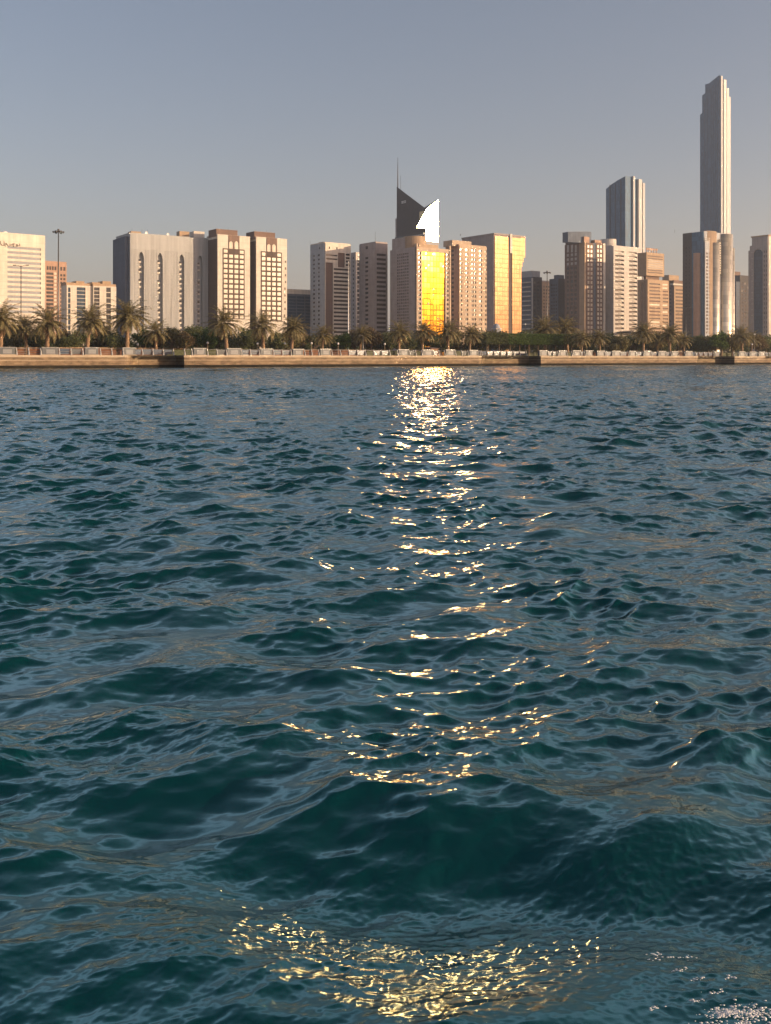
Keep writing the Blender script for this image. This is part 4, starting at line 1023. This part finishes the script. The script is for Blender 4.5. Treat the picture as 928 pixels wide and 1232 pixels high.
def tree(seed, m, H, spread, n=4200, size=.2):
    rnd = random.Random(seed); root = bpy.data.objects.new('park_tree', None); C.objects.link(root)
    bm = bmesh.new(); tube(bm, [(0, 0, -.2), (.1, .05, H * .25), (.15, -.1, H * .5), (0, 0, H * .8)], [.28, .2, .14, .04], 8)
    lumps = []
    for i in range(11):
        a = rnd.uniform(0, 6.3); rr = spread * rnd.uniform(.2, .85); z_ = H * rnd.uniform(.38, .82)
        c = (rr * math.cos(a), rr * math.sin(a), z_); r = spread * rnd.uniform(.28, .46); lumps.append((c, (r, r, r * .8)))
        tube(bm, [(.1, 0, H * .28), (c[0] * .5, c[1] * .5, H * .28 + (z_ - H * .28) * .6), c], [.12, .08, .03], 6)
    trunk = link('trunk', mesh_of(bm, 'trunk', M['bark']), root)
    lumps.append(((0, 0, H * .8), (spread * .4, spread * .4, H * .2)))
    bm = bmesh.new(); leaf_cloud(bm, lumps, n, size, rnd); crown = link('crown', mesh_of(bm, 'crown', m), root)
    KIDS[root] = [trunk, crown]; root['_h'] = H; return root
tp = {'dark': [tree(11, M['leafdark'], 6.5, 3.6), tree(12, M['leafdark'], 5.5, 3.9)], 'olive': [tree(13, M['leafolive'], 6, 3.4), tree(14, M['leafolive'], 5.2, 3.6)],
      'green': [tree(15, M['leafgreen'], 6.2, 2.9)], 'brown': [tree(16, M['leafbrown'], 6.3, 3.3, 3000)]}
TREES = [(208, 393, 26, 'olive'), (222, 398, 24, 'brown'), (236, 390, 34, 'dark'), (249, 394, 26, 'green'), (17, 392, 34, 'olive'), (42, 395, 30, 'dark'), (76, 396, 34, 'brown'), (92, 397, 30, 'dark'), (120, 398, 34, 'olive'), (138, 398, 28, 'dark'), (172, 394, 32, 'green'), (186, 399, 36, 'dark'),
         (262, 395, 40, 'dark'), (291, 393, 30, 'dark'), (303, 396, 34, 'olive'), (333, 398, 30, 'dark'), (345, 400, 34, 'olive'), (366, 400, 32, 'brown'), (378, 402, 30, 'dark'), (404, 401, 34, 'dark'), (416, 400, 28, 'green'), (427, 397, 34, 'brown'), (446, 393, 28, 'brown'), (458, 400, 36, 'olive'), (468, 398, 32, 'dark'),
         (494, 399, 34, 'dark'), (521, 398, 34, 'brown'), (530, 402, 30, 'dark'), (552, 398, 34, 'olive'), (575, 396, 30, 'dark'), (585, 397, 36, 'olive'), (603, 398, 40, 'olive'), (637, 396, 44, 'dark'), (668, 398, 44, 'dark'),
         (690, 400, 36, 'dark'), (711, 401, 34, 'dark'), (734, 400, 30, 'dark'), (742, 404, 24, 'olive'), (757, 402, 30, 'dark'), (766, 404, 26, 'dark'), (783, 401, 34, 'olive'), (797, 402, 30, 'dark'), (815, 403, 34, 'brown'), (831, 404, 30, 'dark'), (843, 402, 34, 'dark'), (852, 404, 30, 'olive'), (868, 398, 18, 'green'), (881, 400, 20, 'olive'), (913, 402, 24, 'brown'), (922, 404, 26, 'dark'), (935, 400, 30, 'dark')]
usedp = set(); groups = {}
for px, yt, off, kd in TREES:
    t = wall_t(px, off); p = wall_pt(t, off); hgt = (HZ - yt) / F * p[1] + CAMZ - GZ
    pr = random.choice(tp[kd]); o = pr if pr not in usedp else copy_tree(pr); usedp.add(pr)
    s = hgt / pr['_h']; o.location = (p[0], p[1], GZ); o.rotation_euler = (0, 0, random.uniform(0, 6.3)); o.scale = (s * random.uniform(.9, 1.2), s * random.uniform(.9, 1.2), s)
    tag(o, None, 'tree', 'bushy park trees behind the promenade'); groups.setdefault(kd, []).append((px, o))
for kd, what in (('dark', 'dark green bushy tree'), ('olive', 'olive green bushy tree'), ('green', 'bright green bushy tree'), ('brown', 'brownish feathery tree')): label_all(groups[kd], what)
lab = []
for i, px in enumerate(list(range(-20, 960, 23))):                  # the farther row that closes the park toward the road
    off = random.uniform(62, 100); t = wall_t(px, off); p = wall_pt(t, off); kd = random.choice(['dark', 'dark', 'olive'])
    pr = random.choice(tp[kd]); o = copy_tree(pr); s = random.uniform(.85, 1.25)
    o.location = (p[0], p[1], GZ); o.rotation_euler = (0, 0, random.uniform(0, 6.3)); o.scale = (s * 1.25, s * 1.25, s)
    tag(o, None, 'tree', 'far row of park trees'); lab.append((px, o))
label_all(lab, 'far roadside tree', 'behind park below')
# trimmed box-crown trees
for px0, px1, yt, lb, m in ((581, 607, 401.5, 'dark clipped tree canopy, leftmost of the four box shapes', 'leafdark'), (608, 653, 402, 'widest clipped box canopy, below the amber glass tower', 'leafgreen'), (655, 673, 402.5, 'short clipped box canopy below the floodlight mast', 'leafgreen'), (675, 692, 402.5, 'clipped box canopy, rightmost of the four box shapes', 'leafdark')):
    off = 20; ta, tb = wall_t(px0, off), wall_t(px1, off); p = wall_pt((ta + tb) / 2, off); zt = (HZ - yt) / F * p[1] + CAMZ - GZ
    o = thing('clipped_tree', lb, 'tree', (p[0], p[1], GZ), WALL_ANG, 'clipped box trees behind the railing')
    hw = (tb - ta) / 2; rnd = random.Random(px0); bm = bmesh.new(); leaf_cloud(bm, None, int(1500 * hw), .2, rnd, ((hw, 1.9, 1.55), (0, 0, zt - 1.55)))
    link('crown', mesh_of(bm, 'crown', M[m]), o)
    for k in range(max(2, int(hw / 1.6))):
        x = -hw + (k + .5) * 2 * hw / max(2, int(hw / 1.6)); bm = bmesh.new(); tube(bm, [(0, 0, -.1), (.05, .03, zt - 2.5)], [.16, .11], 8); link('trunk', mesh_of(bm, 'trunk', M['bark']), o, (x, 0, 0))

# low hedges and a red-brown garden wall behind the promenade
lab = []
for px0, px1, off, h_ in ((-12, 60, 27, 1.9), (62, 140, 27, 2.0), (142, 225, 28, 2.0), (300, 372, 27, 1.7), (374, 466, 27, 1.8), (700, 770, 30, 1.6), (772, 860, 30, 1.7)):
    ta, tb = wall_t(px0, off), wall_t(px1, off); p = wall_pt(ta, off)
    o = thing('garden_wall', None, 'garden wall', (p[0], p[1], GZ), WALL_ANG, 'low red brown garden walls'); L = tb - ta
    bm = bmesh.new(); box(bm, 0, L, 0, .35, -.1, h_ - .2); link('wall', mesh_of(bm, 'wall', M['brick']), o)
    bm = bmesh.new(); box(bm, -.05, L + .05, -.06, .41, h_ - .2, h_); link('coping', mesh_of(bm, 'coping', M['tan']), o); lab.append(((px0 + px1) / 2, o))
label_all(lab, 'low red brown garden wall')
lab = []
for px0, px1, off, h_ in ((-5, 20, 19, 1.7), (200, 262, 18, 1.6), (440, 470, 18, 1.5), (470, 505, 22, 1.5), (545, 580, 20, 1.6), (580, 700, 26, 1.4), (860, 940, 22, 1.5)):
    ta, tb = wall_t(px0, off), wall_t(px1, off); p = wall_pt((ta + tb) / 2, off); hw = (tb - ta) / 2; rnd = random.Random(px0 + 99)
    bm = bmesh.new(); box(bm, -hw + .1, hw - .1, -.6, .6, -.1, h_ - .15); leaf_cloud(bm, None, int(260 * hw), .13, rnd, ((hw, .75, h_ / 2), (0, 0, h_ / 2)))
    o = link('hedge', mesh_of(bm, 'hedge', M['leafdark']), None, (p[0], p[1], GZ), WALL_ANG); tag(o, None, 'hedge', 'low clipped hedges'); lab.append(((px0 + px1) / 2, o))
label_all(lab, 'low clipped green hedge')

# ------------------------------------------------------------------ the balustrade: boxes and railings on the quay edge
def edge_off(t):
    for (t0, o0), (t1, o1) in zip(path, path[1:]):
        if t0 <= t <= t1: return o0 + (o1 - o0) * ((t - t0) / max(t1 - t0, 1e-6))
    return 0
BOX = None
def make_box():
    root = bpy.data.objects.new('parapet_box', None); C.objects.link(root)
    bm = bmesh.new(); box(bm, -1.6, 1.6, -.35, .35, 0, 1.5); bmesh.ops.bevel(bm, geom=bm.edges[:], offset=.03, segments=1, affect='EDGES'); a = link('casing', mesh_of(bm, 'casing', M['boxgrey']), root)
    bm = bmesh.new(); box(bm, -1.72, 1.72, -.45, .45, 1.5, 1.66); c = link('lid', mesh_of(bm, 'lid', M['metal']), root)
    bm = bmesh.new(); box(bm, -.8, .95, -.40, -.352, .3, 1.2); d_ = link('front_panel', mesh_of(bm, 'front_panel', M['panelwhite']), a)
    bm = bmesh.new(); box(bm, -1.75, 1.75, -.5, .5, -.02, .12); e = link('plinth', mesh_of(bm, 'plinth', M['coping']), root)
    KIDS[root] = [a, c, e]; KIDS[a] = [d_]; return root
BOXES = [8, 60, 110, 158, 240, 281, 320, 358, 391, 485, 514, 541, 569, 653, 676, 693, 708, 722, 741, 760, 778, 796, 811, 828, 877, 892, 905, 916]
lab = []; ts = []
for i, px in enumerate(BOXES):
    t = wall_t(px, .8); off = edge_off(t) + .8; p = wall_pt(t, off)
    if BOX is None: BOX = make_box(); o = BOX
    else: o = copy_tree(BOX)
    o.location = (p[0], p[1], GZ + .06); o.rotation_euler = (0, 0, WALL_ANG); o.scale = (random.uniform(.88, 1.08), 1, random.uniform(.95, 1.03))
    tag(o, None, 'parapet box', 'grey parapet boxes along the seawall'); lab.append((px, o)); ts.append(t)
label_all(lab, 'grey parapet box', 'on seawall under')
lab = []
edges = [-14] + ts + [wall_t(945)]
postm = None
def post_mesh():
    bm = bmesh.new(); pts = [(0, -.28 + .42 * (1 - math.cos(f * 1.5)), 1.5 * f) for f in [i / 6 for i in range(7)]]
    tube(bm, pts, [.2, .19, .18, .17, .16, .15, .13], 6); return mesh_of(bm, 'post', M['postpaint'])
postm = post_mesh()
def rail(t0, t1):
    n = max(1, round((t1 - t0) / 2.4)); prev = None
    pts = [wall_pt(t0 + (t1 - t0) * i / n, edge_off(t0 + (t1 - t0) * i / n) + .7) for i in range(n + 1)]
    root = thing('railing', None, 'railing', (pts[0][0], pts[0][1], GZ + .06), 0, 'railings between the parapet boxes')
    o0 = Vector(pts[0])
    for p in pts: link('post', postm, root, (p[0] - o0.x, p[1] - o0.y, 0), WALL_ANG)
    notch = any(edge_off(t0 + (t1 - t0) * f) > 1 for f in (.3, .6, .9))
    bm = bmesh.new(); q = [Vector(p) - o0 for p in pts]
    for z_, r in ((1.36, .055), (.72, .04), (.3, .04)):
        tube(bm, [(v.x, v.y, z_) for v in q], [r] * len(q), 6)
    link('handrail', mesh_of(bm, 'handrail', M['metal']), root)
    for a, c in zip(q, q[1:]):
        if not notch and random.random() < .4: continue
        d_ = (c - a).normalized(); nn = Vector((-d_.y, d_.x)); a2, c2 = a + d_ * .2 + nn * .1, c - d_ * .2 + nn * .1
        bm = bmesh.new(); prism(bm, [tuple(a2), tuple(c2), tuple(c2 + nn * .03), tuple(a2 + nn * .03)], .16, 1.28); link('panel', mesh_of(bm, 'panel', M['navy'] if notch or random.random() < .75 else M['boxgrey']), root)
    return root
cuts = []
for a, c in zip(edges, edges[1:]):
    cuts.append((a + 1.9, c - 1.9))
for a, c in cuts:
    if c - a < 1.2: continue
    # break the run where the quay edge jumps at the right end of a landing
    br = [t for (t, o_), (t2, o2) in zip(path, path[1:]) if abs(o2 - o_) > 2 and t2 - t < .01 and a < t < c]
    segs = [(a, br[0] - .25), (br[0] + .3, c)] if br else [(a, c)]
    for s0, s1 in segs:
        if s1 - s0 < .8: continue
        tm = (s0 + s1) / 2; q = wall_pt(tm, .7); lab.append((CX + F * q[0] / q[1], rail(s0, s1)))
label_all(lab, 'pale railing', 'on seawall under')

# ------------------------------------------------------------------ masts, lamps, small things
def spot(px, off): t = wall_t(px, off); return wall_pt(t, off)
def high_mast(px, ytop, off, lb):
    p = spot(px, off); H = (HZ - ytop) / F * p[1] + CAMZ - GZ; o = thing('floodlight_mast', lb, 'floodlight mast', (p[0], p[1], GZ), 0, 'tall floodlight masts')
    bm = bmesh.new(); tube(bm, [(0, 0, 0), (0, 0, H * .5), (0, 0, H - .3)], [.26, .2, .13], 10); link('pole', mesh_of(bm, 'pole', M['metal']), o)
    bm = bmesh.new(); n = 12
    tube(bm, [(1.05 * math.cos(2 * math.pi * k / n), 1.05 * math.sin(2 * math.pi * k / n), H - .6) for k in range(n + 1)], [.09] * (n + 1), 6)
    for k in range(4): tube(bm, [(0, 0, H - .5), (1.05 * math.cos(k * math.pi / 2), 1.05 * math.sin(k * math.pi / 2), H - .6)], [.06, .06], 5)
    cylinder(bm, 0, 0, .3, H - .9, H + .1, 10); lr = link('lamp_ring', mesh_of(bm, 'lamp_ring', M['darkmetal']), o)
    for k in range(6):
        a = k * math.pi / 3 + .3; bm = bmesh.new(); box(bm, -.32, .32, -.22, .22, -.45, .1); bmesh.ops.rotate(bm, verts=bm.verts[:], cent=(0, 0, 0), matrix=Matrix.Rotation(.5, 3, 'X')); bmesh.ops.bevel(bm, geom=bm.edges[:], offset=.04, segments=1, affect='EDGES')
        link('floodlight', mesh_of(bm, 'floodlight', M['metal']), lr, (1.45 * math.cos(a), 1.45 * math.sin(a), H - .6), a + math.pi / 2)
high_mast(70.5, 276, 75, 'tall floodlight mast with ring of lamps before the pink grid tower')
high_mast(658.5, 326, 85, 'tall floodlight mast with ring of lamps right of the amber glass tower')
def street_lamp(px, ytop, off, lb, arms=2, L=1.6, m='darkmetal'):
    p = spot(px, off); H = (HZ - ytop) / F * p[1] + CAMZ - GZ; o = thing('street_lamp', lb, 'street lamp', (p[0], p[1], GZ), WALL_ANG * 0, 'street lamps in the park')
    bm = bmesh.new(); tube(bm, [(0, 0, 0), (0, 0, H)], [.16, .08], 8); link('pole', mesh_of(bm, 'pole', M[m]), o)
    for s in ((-1, 1) if arms == 2 else (-1,)):
        bm = bmesh.new(); tube(bm, [(0, 0, H - .25), (s * L * .5, 0, H + .05), (s * L, 0, H + .1)], [.06, .05, .04], 6); am = link('arm', mesh_of(bm, 'arm', M[m]), o)
        bm = bmesh.new(); box(bm, s * L - .45, s * L + .45, -.2, .2, H, H + .18); bmesh.ops.bevel(bm, geom=bm.edges[:], offset=.05, segments=1, affect='EDGES'); link('lamp_head', mesh_of(bm, 'lamp_head', M['metal']), am)
street_lamp(25.5, 319.5, 48, 'tall dark twin arm street lamp before the white banded office block', m='darkmetal')
street_lamp(825.5, 370, 70, 'grey street lamp with twin arms left of the silver rounded tower', m='metal')
street_lamp(821, 377, 60, 'shorter single arm street lamp beside the brown stepped tower', 1, m='metal')
street_lamp(901, 376, 70, 'single arm street lamp before the mauve right edge tower', 1, m='metal')
street_lamp(437, 404, 14, 'low park lamp below the mauve banded tower', 1, .7, 'metal')
p = spot(419.3, 60); o = thing('flagpole', 'thin bare white flagpole before the tower with white bands', 'flagpole', (p[0], p[1], GZ)); H = (HZ - 318) / F * p[1]
bm = bmesh.new(); tube(bm, [(0, 0, 0), (0, 0, H)], [.2, .09], 8); link('pole', mesh_of(bm, 'pole', M['whitepaint']), o)
bm = bmesh.new(); bmesh.ops.create_uvsphere(bm, u_segments=10, v_segments=6, radius=.22, matrix=Matrix.Translation((0, 0, H + .1))); link('finial', mesh_of(bm, 'finial', M['whitepaint'], True), o)
lab = []
for px, yt, off in ((908, 402, 16), (905, 414, 8), (166, 414, 24), (407, 413, 20), (375, 412.5, 20), (310, 413, 20), (250, 412, 22), (343, 413, 22), (463, 413.5, 20), (586, 413, 22), (632, 390, 30), (727, 412, 22)):
    p = spot(px, off); H = max((HZ - yt) / F * p[1] + CAMZ - GZ, 1.2); o = thing('garden_lamp', None, 'garden lamp', (p[0], p[1], GZ), 0, 'white globe garden lamps')
    bm = bmesh.new(); tube(bm, [(0, 0, 0), (0, 0, H - .3)], [.09, .06], 8); link('post', mesh_of(bm, 'post', M['coping']), o)
    bm = bmesh.new(); bmesh.ops.create_uvsphere(bm, u_segments=14, v_segments=8, radius=.3, matrix=Matrix.Translation((0, 0, H - .1))); link('globe', mesh_of(bm, 'globe', M['whitepaint'], True), o); lab.append((px, o))
label_all(lab, 'small white globe garden lamp')
# domed pavilion and timber kiosk
p = spot(597.5, 60); o = thing('domed_pavilion', 'small grey domed pavilion at foot of the amber glass tower', 'pavilion', (p[0], p[1], GZ), WALL_ANG)
k_ = p[1] / F; zt = (HZ - 386) * k_ + CAMZ - GZ; zm = (HZ - 393.5) * k_ + CAMZ - GZ; r = 4.6 * k_
bm = bmesh.new(); cylinder(bm, 0, 0, r * 1.25, 0, zm - .8, 8); link('wall', mesh_of(bm, 'wall', M['panelgrey']), o)
bm = bmesh.new(); cylinder(bm, 0, 0, r * 1.45, zm - .8, zm - .4, 8); link('eave', mesh_of(bm, 'eave', M['offwhite']), o)
bm = bmesh.new(); rings = [(r * math.cos(f), zm - .4 + (zt - zm - .6) * math.sin(f)) for f in [i * math.pi / 2 / 7 for i in range(8)]]
tube(bm, [(0, 0, z_) for _, z_ in rings], [max(a, .05) for a, _ in rings], 16); tube(bm, [(0, 0, zt - 1.1), (0, 0, zt)], [.12, .03], 6); link('dome', mesh_of(bm, 'dome', M['panelgrey']), o)
p = spot(520.5, 20); o = thing('kiosk', 'small brown timber kiosk between palms below the gold mirror tower', 'kiosk', (p[0], p[1], GZ), WALL_ANG)
bm = bmesh.new(); box(bm, -1.35, 1.35, -1, 1, 0, 2.1); link('wall', mesh_of(bm, 'wall', M['wood']), o)
bm = bmesh.new(); prism(bm, [(-1.6, -1.25), (1.6, -1.25), (1.6, 1.25), (-1.6, 1.25)], 2.1, [2.25, 2.25, 2.6, 2.6]); link('roof', mesh_of(bm, 'roof', M['brown']), o)
bm = bmesh.new(); box(bm, -1.0, .9, -1.05, -1.0, .95, 1.75); link('hatch', mesh_of(bm, 'hatch', M['tan']), o)

# ------------------------------------------------------------------ haze
HAZE = 0.00015
if HAZE:
    bm = bmesh.new(); box(bm, -5200, 7200, -5200, 8200, -3, 420)
    m = bpy.data.materials.new('haze_air'); m.use_nodes = True; n = m.node_tree; n.nodes.clear()
    o_ = n.nodes.new('ShaderNodeOutputMaterial'); v = n.nodes.new('ShaderNodeVolumePrincipled')
    v.inputs['Color'].default_value = (.86, .92, 1.0, 1); v.inputs['Density'].default_value = HAZE; v.inputs['Anisotropy'].default_value = .35
    n.links.new(v.outputs[0], o_.inputs['Volume'])
    tag(link('haze', mesh_of(bm, 'haze', m)), kind='stuff')
